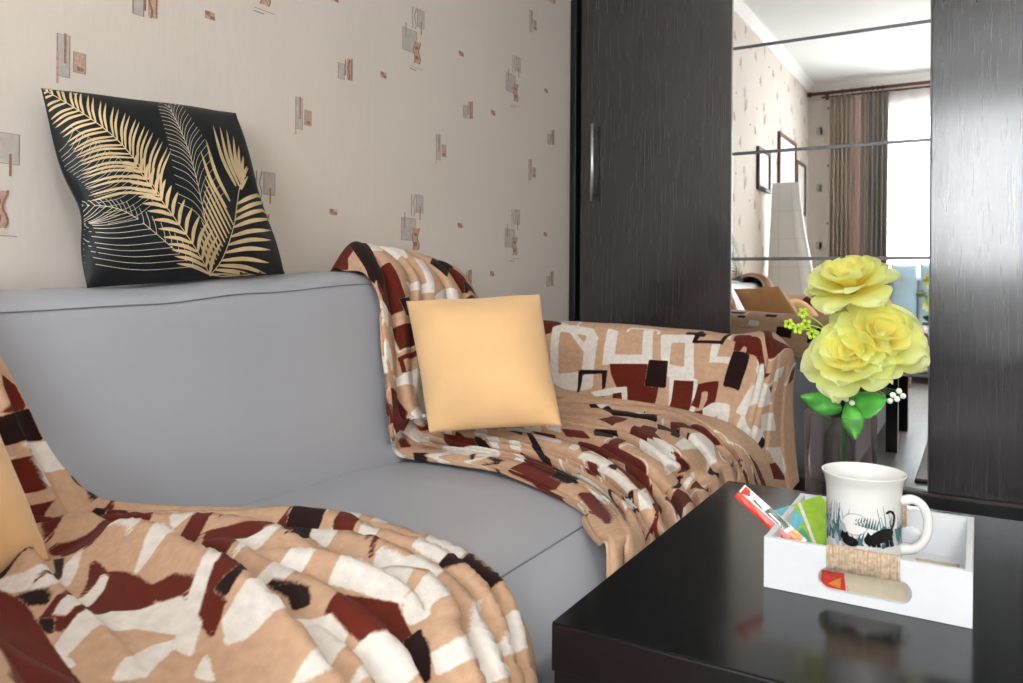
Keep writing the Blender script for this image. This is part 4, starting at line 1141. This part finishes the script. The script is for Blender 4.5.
#@@TABLE
# ------------------------------------------------------------------ coffee table
TX0, TX1, TY0, TY1 = .969, 1.640, .706, 1.358
tb = thing('coffee_table', 'low black coffee table with a thick square top beside the sofa', 'table', ((TX0 + TX1) / 2, (TY0 + TY1) / 2, 0))
m = MB(); m.box((TX0, TY0, .4005), (TX1, TY1, .4485), 'table_edge', .0015); m.box((TX0 + .0004, TY0 + .0004, .4487), (TX1 - .0004, TY1 - .0004, .45), 'table', .0005, 1); m.build('tabletop', tb)
for (x, y) in ((TX0 + .002, TY0 + .002), (TX1 - .052, TY0 + .002), (TX0 + .002, TY1 - .052), (TX1 - .052, TY1 - .052)):
    m = MB(); m.box((x, y, 0), (x + .05, y + .05, .400), 'table_edge', .0015); m.build('leg', tb)

# ------------------------------------------------------------------ tray
ty = thing('serving_tray', 'square white wooden tray with cord-wrapped handles on the black table', 'tray', (1.234, 1.018, .45))
a0, a1, b0, b1 = 1.132, 1.336, .912, 1.124; zt = .507; wt = .007


def slot_panel(y0, y1, key='tray'):
    """end wall with a long rounded hand hole, solid in y"""
    cx_, cz = 1.236, .4735; hw, hh, r = .046, .0125, .0125
    N_ = 48; inner = []
    for k in range(N_):
        t = 2 * PI * k / N_; c_, s_ = math.cos(t), math.sin(t)
        inner.append((cx_ + (hw - r) * (1 if c_ > 0 else -1) + r * c_, cz + r * s_))
    outer = []
    for (x, z) in inner:
        dx, dz = x - cx_, z - cz; lim = [((a1 if dx > 0 else a0) - cx_) / dx if abs(dx) > 1e-9 else 1e9, ((zt if dz > 0 else .4505) - cz) / dz if abs(dz) > 1e-9 else 1e9]
        t = min(lim); outer.append((cx_ + dx * t, cz + dz * t))
    for cxn, czn in ((a0, .4505), (a1, .4505), (a0, zt), (a1, zt)):
        k = min(range(N_), key=lambda q: (outer[q][0] - cxn) ** 2 + (outer[q][1] - czn) ** 2); outer[k] = (cxn, czn)
    m = MB(); vs = [(x, y0, z) for x, z in outer] + [(x, y0, z) for x, z in inner] + [(x, y1, z) for x, z in outer] + [(x, y1, z) for x, z in inner]
    fs = []
    for k in range(N_):
        q = (k + 1) % N_
        fs += [(k, q, N_ + q, N_ + k), (2 * N_ + q, 2 * N_ + k, 3 * N_ + k, 3 * N_ + q), (q, k, 2 * N_ + k, 2 * N_ + q), (N_ + k, N_ + q, 3 * N_ + q, 3 * N_ + k)]
    m.add(vs, fs, key); return m


slot_panel(b0, b0 + wt).build('end_wall', ty); slot_panel(b1 - wt, b1).build('end_wall', ty)
m = MB(); m.box((a0, b0 + wt + .0002, .4505), (a0 + wt, b1 - wt - .0002, zt), 'tray', .0008); m.build('side_wall', ty)
m = MB(); m.box((a1 - wt, b0 + wt + .0002, .4505), (a1, b1 - wt - .0002, zt), 'tray', .0008); m.build('side_wall', ty)
m = MB(); m.box((a0 + wt + .0002, b0 + wt + .0002, .4505), (a1 - wt - .0002, b1 - wt - .0002, .4555), 'tray'); m.build('bottom', ty)


def wrap(yc, x0, x1):
    m = MB(); n = int((x1 - x0) / .0031); zc = (zt + .486) / 2; hz = (zt - .486) / 2 + .0022; hy = wt / 2 + .0022
    for i in range(n):
        x = x0 + (x1 - x0) * (i + .5) / n + random.uniform(-.0003, .0003)
        pts = []
        for k in range(17):
            t = 2 * PI * k / 16; c_, s_ = math.cos(t), math.sin(t)
            sc = 1 / max(abs(c_), abs(s_)) ** .7
            pts.append((x + .0012 * k / 16, yc + hy * c_ * sc * .9, zc + hz * s_ * sc * .95))
        m.tube(pts, .0017, 'jute', 6, False)
    o = m.build('cord_wrap', ty); o['label'] = 'wound jute cord'
    return o


wrap(b0 + wt / 2, 1.198, 1.270); wrap(b1 - wt / 2, 1.206, 1.262)

# ------------------------------------------------------------------ mug
MX, MY, MZ = 1.2245, 1.0045, .456
mg = thing('mug', 'white flared mug printed with black cats among teal plants, in the white tray', 'mug', (MX, MY, MZ))
prof = [(.0, .003), (.026, .003), (.030, .0), (.033, .001), (.0365, .006), (.0395, .016), (.0405, .03), (.0405, .08), (.041, .096), (.0425, .107), (.0455, .1155), (.0462, .1178), (.0450, .1185), (.0432, .1165), (.0400, .108), (.0383, .097), (.0378, .08), (.0378, .02), (.034, .008), (.0, .007)]
m = MB(); pr = spline(np.array(prof), 90); m.lathe([(max(0, a), b) for a, b in pr], 'ceramic', (MX, MY, MZ), 64)
cam_a = math.atan2(0 - MY, CAMX - MX)        # direction from the mug to the viewer


def on_mug(w, h, lift=.0004):                 # w metres along the wall from the front (right positive), h height
    h = .030 + h * 1.05; w = w * 1.15
    r = .0405 + lift + (0.0 if h > .03 else -.001 * ((.03 - h) / .014)); a = cam_a + w / .0405
    return (MX + r * math.cos(a), MY + r * math.sin(a), MZ + h)


def decal(poly, key, lift=.0004, sub=6):
    c_ = np.array(poly, float); ctr = c_.mean(0); n = len(poly); vs = []; fs = []
    rings = 4
    for k in range(rings + 1):
        for p in c_: q = ctr + (p - ctr) * (k / rings); vs.append(on_mug(q[0], q[1], lift))
    for k in range(rings):
        for i in range(n): fs.append((k * n + i, k * n + (i + 1) % n, (k + 1) * n + (i + 1) % n, (k + 1) * n + i))
    m.add(vs, fs, key, True)


def ribbon(pts, w0, w1, key, lift=.0005):
    c_ = spline(np.array(pts, float), 16); d = np.gradient(c_, axis=0); d /= np.linalg.norm(d, axis=1, keepdims=True) + 1e-9
    vs = []
    for i in range(16):
        t = i / 15; w_ = w0 + (w1 - w0) * t
        for s_ in (-1, 1): vs.append(on_mug(c_[i][0] - s_ * d[i][1] * w_, c_[i][1] + s_ * d[i][0] * w_, lift))
    m.add(vs, [(2 * i, 2 * i + 1, 2 * i + 3, 2 * i + 2) for i in range(15)], key, True)


def blob(cx_, cy_, rx, ry, key, rot=0, lift=.0006, n=20):
    decal([(cx_ + rx * math.cos(t) * math.cos(rot) - ry * math.sin(t) * math.sin(rot), cy_ + rx * math.cos(t) * math.sin(rot) + ry * math.sin(t) * math.cos(rot)) for t in np.linspace(0, 2 * PI, n, endpoint=False)], key, lift)


rr = random.Random(5)
for i in range(90):                           # grasses and reeds round the mug
    w_ = rr.uniform(-.062, .062); hgt = rr.uniform(.012, .040) * (1.1 if abs(w_) > .016 else .45); ln = rr.uniform(-.008, .008)
    ribbon([(w_, .012), (w_ + ln * .4, .012 + hgt * .5), (w_ + ln, .012 + hgt)], .0010, .0002, 'print_teal', .0004)
for i in range(44):
    w_ = rr.choice((-1, 1)) * rr.uniform(.018, .06); blob(w_, rr.uniform(.014, .03), .003, .0075, rr.choice(('print_teal', 'print_shade')), rr.uniform(-.8, .8), .0005)
for k in range(9):                            # fern leaf
    t = k / 8; ribbon([(.012 - .02 * t, .030 + .004 * t), (.010 - .02 * t + .004, .040 + .003 * math.sin(3 * t))], .0012, .0003, 'print_teal', .0005)
blob(-.008, .034, .013, .012, 'print_shade', .3, .00045)
blob(-.008, .034, .0118, .0108, 'ceramic', .3, .0005)
# black cat walking, tail curled up
blob(.018, .024, .0125, .0072, 'print_black', .35); blob(.0065, .019, .006, .0058, 'print_black')
decal([(.002, .022), (.004, .028), (.007, .024)], 'print_black', .0007); decal([(.0075, .023), (.011, .027), (.011, .022)], 'print_black', .0007)
ribbon([(.026, .028), (.030, .036), (.031, .045), (.026, .050), (.021, .048)], .0016, .0012, 'print_black', .0007)
for x_ in (.009, .013, .022, .027): ribbon([(x_, .022), (x_ + .001, .012)], .0022, .0016, 'print_black', .0007)
# second cat crouching at the left
blob(-.012, .015, .008, .0055, 'print_black', -.1); blob(-.017, .019, .0048, .0045, 'print_black')
decal([(-.0212, .0205), (-.020, .026), (-.0172, .0225)], 'print_black', .0007); decal([(-.0168, .0225), (-.0145, .0258), (-.0135, .0205)], 'print_black', .0007)
m.build('mug_body', mg)
m = MB(); ha = cam_a + math.radians(84); e = Vector((math.cos(ha), math.sin(ha), 0))
hp = [(.0395, .088), (.050, .0925), (.0605, .088), (.0665, .075), (.0665, .058), (.061, .044), (.052, .036), (.0395, .033)]
hp = spline(np.array(hp), 28)
m.tube([Vector((MX, MY, MZ)) + e * a + Vector((0, 0, b)) for a, b in hp], [.0050 + .0012 * abs(2 * i / 27 - 1) ** 3 for i in range(28)], 'ceramic', 12)
m.build('mug_handle', mg)


# ------------------------------------------------------------------ packets in the tray
def packet(name, label, cat, c, e1, e2, th, size, fields, base, group=None):
    """flat sealed packet: centre c, axes e1 (length) and e2 (width); fields = colour patches (poly in -1..1) on its front"""
    e1 = Vector(e1).normalized(); e2 = Vector(e2); e2 = (e2 - e1 * e2.dot(e1)).normalized(); n_ = e1.cross(e2)
    if n_.dot(Vector((CAMX, 0, CAMH)) - Vector(c)) < 0: n_ = -n_
    m = MB(); k = 15; Pf = np.zeros((k, k, 3)); Pb = np.zeros((k, k, 3))
    def srf(a, b, s_):
        h = th * max(0, (1 - a ** 4)) * max(0, (1 - b ** 4)) * s_ + .0003 * math.sin(9 * a + 5 * b)
        return Vector(c) + e1 * a * size[0] / 2 + e2 * b * size[1] / 2 + n_ * h
    for i in range(k):
        for j in range(k):
            a, b = 2 * i / (k - 1) - 1, 2 * j / (k - 1) - 1
            Pf[i, j] = srf(a, b, .5); Pb[i, j] = srf(a, b, -.5)
    m.grid(Pf, base); m.grid(Pb, base, True, False, True)
    for lay, (poly, key) in enumerate(fields):
        p = np.array(poly, float); ctr = p.mean(0); vs = []; fs = []; n = len(p) * 4
        rim = [p[i] * (1 - t) + p[(i + 1) % len(p)] * t for i in range(len(p)) for t in (0, .25, .5, .75)]
        for q in range(5):
            for r_ in rim: x = ctr + (r_ - ctr) * q / 4; vs.append(srf(x[0], x[1], .5) + n_ * (.0004 + .00015 * lay))
        for q in range(4):
            for i in range(n): fs.append((q * n + i, q * n + (i + 1) % n, (q + 1) * n + (i + 1) % n, (q + 1) * n + i))
        m.add(vs, fs, key, True)
    return tag(m.build(name, None, 0), label, cat, group)


p0 = Vector(at(741, 492, 'y', .975)); p1 = Vector(at(800, 545, 'y', .965)); mid = (p0 + p1) / 2
packet('drink_sachet', 'red and white drink sachet sticking up over the tray side', 'sachet', mid + Vector((.0, .0, .0)), p1 - p0, (.3, .35, .85), .003, ((p1 - p0).length * 1.05, .020),
       [([(-1, -.1), (1, .0), (1, 1), (-1, 1)], 'sachet_white'), ([(-.2, .05), (.45, .05), (.5, .95), (-.15, .95)], 'sachet_dark'), ([(.55, .05), (.9, .05), (.9, .95), (.6, .95)], 'sachet_orange'), ([(-.95, -.2), (-.7, .3), (-.8, .9), (-.95, .9)], 'sachet_red'), ([(-.6, .2), (-.3, .1), (-.25, .25), (-.55, .4)], 'sachet_dark'), ([(-.1, .3), (.3, .2), (.3, .4), (-.05, .5)], 'sachet_white')], 'sachet_red')
p0 = Vector(at(800, 499, 'y', 1.07)); p1 = Vector(at(823, 536, 'y', 1.03)); p2 = Vector(at(786, 521, 'y', 1.04)); cc = (p1 + p2) / 2
packet('tea_sachet', 'green and blue tea sachet leaning inside the tray beside the mug', 'sachet', cc + Vector((.007, .0, .005)), p1 - p0, p2 - p0, .003, (.074, .066),
       [([(-1, -1), (1, -1), (1, .2), (-.9, -.1)], 'sachet_lime'), ([(-1, .2), (-.2, .1), (.3, 1), (-1, 1)], 'sachet_blue'), ([(0, .3), (1, .3), (1, 1), (.4, 1)], 'sachet_teal'), ([(-.95, -.15), (1, .22), (1, .32), (-.95, -.02)], 'sachet_white')], 'sachet_lime')
packet('tea_sachet', 'beige paper packet lying flat in the right side of the tray', 'sachet', (1.300, 1.045, .460), (1, .05, 0), (0, 1, .06), .004, (.046, .055), [([(-.85, -.85), (.85, -.85), (.85, .85), (-.85, .85)], 'beige_card')], 'jute')
packet('spice_sachet', 'red and beige sachet seen through the front hand hole of the tray', 'sachet', (1.232, .937, .4625), (1, .05, 0), (0, .5, .35), .003, (.088, .028), [([(-.97, -.9), (-.3, -.9), (-.4, .9), (-.97, .9)], 'sachet_red'), ([(-.35, -.95), (.97, -.95), (.97, .95), (-.45, .95)], 'beige_card'), ([(-.8, -.3), (-.5, -.6), (-.5, .4)], 'sachet_orange')], 'beige_card')

#@@VASE
# ------------------------------------------------------------------ vase and artificial roses
VX, VY = 1.163, 1.258
m = MB()
m.lathe([(.0, .0), (.044, .0), (.047, .003), (.0485, .02), (.0495, .08), (.050, .148), (.0493, .1495), (.0483, .148), (.0475, .08), (.046, .022), (.043, .014), (.0, .012)], 'vase', (VX, VY, .4505), 56)
tag(m.build('glass_vase'), 'lilac clear glass vase holding artificial roses at the table edge', 'vase')

fl = thing('artificial_roses', 'spray of three large yellow artificial roses standing in the glass vase', 'flowers', (VX, VY, .465))


def petal(n_axis, up, side, r0, rad, wid, lift, cup, curl, ruf, seed):
    """petal growing from the axis outwards: length rad, half width wid; returns grid and shade values"""
    rnd = random.Random(seed); ph = rnd.uniform(0, 6); nu, nv = 18, 17; P = np.zeros((nu, nv, 3)); S = np.zeros((nu, nv))
    for i in range(nu):
        q = i / (nu - 1); t = 1 - (1 - q) ** 1.7
        w_ = wid * (t + .02) ** .5 * math.sqrt(max(0, 1 - t ** 6)) + .001 * wid
        for j in range(nv):
            s_ = 2 * j / (nv - 1) - 1
            tl = t - .05 * t * t * math.cos(4.2 * s_ + ph) * (1 - abs(s_)) - .05 * t * s_ * s_
            le = lift * (1 - .10 * t)
            out = r0 + rad * tl * math.cos(le)
            h = rad * tl * math.sin(le) + cup * wid * (s_ * s_) * t * (1 - .35 * t) - curl * rad * max(0, t - .5) ** 2 * 3 + ruf * rad * t ** 3 * math.sin(4.5 * s_ + ph) * .16
            P[i, j] = side * out + n_axis.cross(side) * (w_ * s_) + n_axis * h
            S[i, j] = .15 + .85 * t ** 1.2
    return P, S


def rose(name, c, axis, R, seed):
    axis = Vector(axis).normalized(); a = axis.orthogonal().normalized(); b = axis.cross(a); c = Vector(c); rnd = random.Random(seed)
    hd = MB(); hd.ball(c - axis * R * .16, R * .12, 'leaf', (1, 1, 1)); hd.tube([c - axis * R * .45, c - axis * R * .12], .0035, 'stem', 8)
    hd = hd.build('flower_head', fl); hd['label'] = name
    #         count, r0, length, halfwidth, lift, cup, curl, ruffle, base height
    for (cnt, r0, ln, wd, lf, cu, cl, ru, hb) in ((6, .04, .98, .56, .30, .22, .22, .5, -.20), (5, .04, .84, .52, .52, .30, .14, .5, -.14), (5, .03, .68, .44, .80, .42, .08, .45, -.08), (4, .02, .52, .34, 1.05, .55, .03, .3, -.04), (3, .01, .40, .24, 1.28, .7, .0, .2, .0)):
        off = rnd.uniform(0, 6)
        for k in range(cnt):
            th = off + 2 * PI * k / cnt + rnd.uniform(-.12, .12); sd = a * math.cos(th) + b * math.sin(th); q = rnd.uniform(.92, 1.08)
            P, S = petal(axis, None, sd, r0 * R, ln * R * q, wd * R, lf + rnd.uniform(-.07, .07), cu, cl, ru, rnd.random() * 99)
            P = P + np.array(c + axis * hb * R)
            m = MB(); m.grid(P, 'petal'); m.att['petal'] = (S * (1 - max(0, .25 - hb * 1)) if False else np.clip(S - .22 * (lf > .6) - .15 * (lf > 1), 0, 1)).ravel().tolist()
            m.build('petal', hd)


vw = lambda u, v, y: at(u, v, 'y', y)
rose('topmost rose, facing up', vw(850, 284, 1.255), (-.12, -.46, .88), .070, 3)
rose('right rose', vw(878, 338, 1.25), (.35, -.72, .60), .078, 9)
rose('lower left rose', vw(850, 358, 1.225), (-.05, -.80, .58), .068, 15)
stem_pts = [(VX + .012, VY + .01, .468), (VX + .004, VY + .005, .53), vw(845, 425, 1.25), vw(850, 395, 1.252)]
m = MB(); m.tube(spline(np.array(stem_pts), 20), .0042, 'stem', 10)
for tgt in ((850, 296, 1.262), (880, 350, 1.265), (850, 372, 1.24)): m.tube(spline(np.array([stem_pts[-1], tuple((np.array(stem_pts[-1]) + np.array(vw(*tgt))) / 2 + np.array((0, .012, 0))), vw(*tgt)]), 14), .003, 'stem', 8)
m.build('stem', fl)


def leaf(pts, wid, bend):
    c_ = spline(np.array(pts, float), 16); d = np.gradient(c_, axis=0); d /= np.linalg.norm(d, axis=1, keepdims=True); vd = np.array((CAMX - VX, -VY, .25)); vd /= np.linalg.norm(vd)
    P = np.zeros((16, 9, 3))
    for i in range(16):
        t = i / 15; q = np.cross(d[i], vd); q /= np.linalg.norm(q); w_ = wid * math.sin(PI * (t * .93 + .05)) ** .8 * (1 + .06 * math.sin(t * 40))
        for j in range(9): s_ = (j - 4) / 4; P[i, j] = c_[i] + q * w_ * s_ + vd * (bend * wid * (1 - s_ * s_) + .002 * math.sin(9 * t + 3 * s_))
    m = MB(); m.grid(P, 'leaf'); o = m.build('leaf', fl); md = o.modifiers.new('t', 'SOLIDIFY'); md.thickness = .0006


leaf([vw(842, 410, 1.25), vw(825, 404, 1.235), vw(801, 396, 1.225)], .017, .4)
leaf([vw(846, 408, 1.245), vw(864, 405, 1.23), vw(886, 398, 1.225)], .019, -.4)
leaf([vw(848, 402, 1.245), vw(853, 420, 1.225), vw(855, 440, 1.22)], .015, .4)
m = MB(); base = vw(838, 345, 1.25)
buds = [(789, 324), (803, 313), (806, 324), (812, 334), (798, 329)]
for k, (u, v) in enumerate(buds):
    q = vw(u, v, 1.245); m.tube(spline(np.array([base, tuple((np.array(base) + np.array(q)) / 2 + np.array((0, 0, .008))), q]), 10), .0011, 'bud', 6)
    for j in range(5):
        t = 2 * PI * j / 5 + k; e = Vector((math.cos(t), .3 * math.sin(t), math.sin(t))) * .0052
        m.ball(Vector(q) + e, .0034, 'bud', (1, .7, 1), 8)
m.build('bud_sprig', fl)
m = MB()
for (u, v) in ((893, 395), (899, 391), (897, 399), (903, 396), (890, 401), (846, 399), (838, 401), (852, 403)):
    q = vw(u, v, 1.235); m.ball(q, .0042, 'berry', (1, .8, 1), 8); m.tube([q, vw(868, 384, 1.25)], .0007, 'stem', 5)
m.build('berry_sprig', fl)

#@@BEHIND
# ------------------------------------------------------------------ seen only in the mirror
def picture(y0, y1, z0, z1, key, label):
    p = thing('picture_frame', label, 'picture', (0.01, (y0 + y1) / 2, z0), 'narrow framed pictures on the papered wall')
    m = MB(); t = .028
    for a, b in (((.001, y0, z0), (.022, y0 + t, z1)), ((.001, y1 - t, z0), (.022, y1, z1)), ((.001, y0 + t, z0), (.022, y1 - t, z0 + t)), ((.001, y0 + t, z1 - t), (.022, y1 - t, z1))): m.box(a, b, key, .002)
    m.build('frame', p)
    m = MB(); m.box((.001, y0 + t, z0 + t), (.010, y1 - t, z1 - t), 'paper'); m.build('picture_sheet', p)


picture(-.56, -.20, 1.42, 1.72, 'frame_dark', 'dark framed blank picture, the middle-height one of three on the wall')
picture(-1.50, -.86, 1.45, 1.93, 'frame_wood', 'tallest of three walnut framed blank pictures on the wall')
picture(-1.92, -1.54, 1.35, 1.80, 'frame_wood', 'narrowest walnut framed blank picture, nearest the window')
# pale quilted cloth hanging over a slim stand beside the sofa
cs = thing('clothes_stand', 'slim stand by the wall covered with a pale quilted cloth', 'clothes stand', (.17, -.45, 0))
m = MB(); m.lathe([(0, 0), (.10, 0), (.10, .012), (.02, .02), (.012, .05), (.012, 1.44), (0, 1.44)], 'dark_metal', (.17, -.45, 0), 24); m.build('post', cs)
m = MB(); m.tube([(.075, -.45, 1.45), (.17, -.45, 1.46), (.23, -.45, 1.455)], .010, 'frame_wood', 10); m.build('crossbar', cs)
P = np.zeros((40, 60, 3))
for i in range(40):
    t = i / 39; xl = .055 - .035 * t; xr = .243 + .17 * t ** 1.3; z = 1.482 - .98 * t; w_ = .022 + .06 * t
    for j in range(60):
        a = 2 * PI * j / 60; ca, sa = math.cos(a), math.sin(a)
        P[i, j] = ((xl + xr) / 2 + (xr - xl) / 2 * (abs(ca) ** .7) * (1 if ca > 0 else -1), -.45 + w_ * (abs(sa) ** .7) * (1 if sa > 0 else -1) + .004 * math.sin(7 * a) * t, z)
m = MB(); m.grid(P, 'quilt', True, True); m.add([tuple(p) for p in P[0]], [tuple(range(60))], 'quilt')
for i in (8, 16, 24, 32): m.tube([P[i, j] + np.array((0, .001 if P[i, j][1] > -.45 else -.001, 0)) for j in range(60)], .0015, 'quilt_line', 5, False)
for j in (5, 12, 18, 25, 45): m.tube([P[i, j] + np.array((0, .001 if P[i, j][1] > -.45 else -.001, 0)) for i in range(40)], .0015, 'quilt_line', 5, False)
m.build('quilted_cover', cs)
# daybed under the window with two pale blue cushions
db = thing('daybed', 'white daybed under the window seen in the mirror', 'bed', (1.35, -1.75, 0))
m = MB(); m.box((.75, -2.0, .10), (2.3, -1.35, .24), 'pvc', .015); m.build('bed_frame', db)
m = MB(); m.box((.76, -1.99, .2405), (2.29, -1.36, .42), 'white_fabric', .04, 4, None, True); m.build('mattress', db)
for x in (.80, 2.24):
    for y in (-1.95, -1.41):
        m = MB(); m.box((x - .025, y - .025, 0), (x + .025, y + .025, .0995), 'pvc', .004); m.build('leg', db)
for (x0_, x1_, lab) in ((.70, .895, 'pale blue cushion on the daybed, the one nearer the curtain'), (.915, 1.22, 'pale blue cushion on the daybed, the one farther from the curtain')):
    cc = [(x1_, -1.97, .93), (x0_, -1.97, .93), (x0_ - .01, -1.85, .43), (x1_ + .01, -1.85, .43)]
    f_, b2, n_ = cushion_surface(cc, .05, .2, None, None, 30, 3)
    tag(cushion_mesh(f_, b2, 'blue_fabric').build('bed_cushion', None, 1e-5), lab, 'cushion', 'pale blue cushions on the daybed')
rg = MB(); rg.box((1.125, 0.3, .0005), (1.8, 1.86, .010), 'rug', .003); rg.box((1.125, 1.8605, .0005), (1.8, 1.90, .0105), 'rug_edge', .003)
tag(rg.build('floor_rug'), 'pale grey rug with a dark border end on the grey laminate floor', 'rug')

#@@LIGHT
# ------------------------------------------------------------------ light: overcast daylight through the window, plus an added fill lamp
wld = bpy.data.worlds.new('World'); bpy.context.scene.world = wld; wld.use_nodes = True
n = wld.node_tree.nodes; L = wld.node_tree.links
sky = n.new('ShaderNodeTexSky'); sky.sky_type = 'HOSEK_WILKIE'; sky.turbidity = 8; sky.ground_albedo = .5; sky.sun_direction = (.3, .5, .6)
bg = n['Background']; bg.inputs['Strength'].default_value = 1.0
L.new(sky.outputs[0], bg.inputs['Color'])
g = MB(); g.box((-30, -60, -8.2), (30, WY0 - 2, -8), 'lawn'); struct(g.build('ground'))


def area(name, loc, rot, sx, sy, power, col):
    l = bpy.data.lights.new(name, 'AREA'); l.shape = 'RECTANGLE'; l.size = sx; l.size_y = sy; l.energy = power; l.color = col
    o = bpy.data.objects.new(name, l); C.objects.link(o); o.location = loc; o.rotation_euler = rot; return o


area('window_daylight', ((WIN[0] + WIN[1]) / 2, WY0 - .22, (WIN[2] + WIN[3]) / 2), (PI / 2, 0, 0), WIN[1] - WIN[0], WIN[3] - WIN[2], 172, (.93, .965, 1.0))
lamp = thing('added_ceiling_lamp', 'added round white ceiling lamp, an unseen fill light', 'lamp', (2.15, -.5, CEIL))  # added fixture out of view, a second light source for the room
m = MB(); m.lathe([(0, -.001), (.17, -.001), (.17, -.03), (.15, -.06), (.08, -.08), (0, -.085)], 'paper', (2.15, -.5, CEIL), 40); m.build('added_lamp_shade', lamp)
l = bpy.data.lights.new('added_fill_light', 'AREA'); l.shape = 'DISK'; l.size = .36; l.energy = 20; l.color = (1, .97, .93)  # fill light of the added fixture
o = bpy.data.objects.new('added_fill_light', l); C.objects.link(o); o.location = (2.15, -.5, CEIL - .095)

# ------------------------------------------------------------------ camera
cam = bpy.data.cameras.new('Camera'); co = bpy.data.objects.new('Camera', cam); C.objects.link(co)
cam.sensor_width = 36; cam.lens = F * 36 / 1023; cam.shift_y = -(341.5 - HY) / 1023; cam.clip_start = .02
co.matrix_world = Matrix.Translation((CAMX, 0, CAMH)) @ Matrix.Rotation(YAW, 4, 'Z') @ Matrix.Rotation(PI / 2, 4, 'X') @ Matrix.Rotation(ROLL, 4, 'Z')
cam.dof.use_dof = True; cam.dof.focus_distance = 1.35; cam.dof.aperture_fstop = 9
sc = bpy.context.scene; sc.camera = co
sc.view_settings.view_transform = 'Standard'; sc.view_settings.look = 'None'; sc.view_settings.gamma = 1; sc.view_settings.use_curve_mapping = False
sc.view_settings.exposure = 0.34
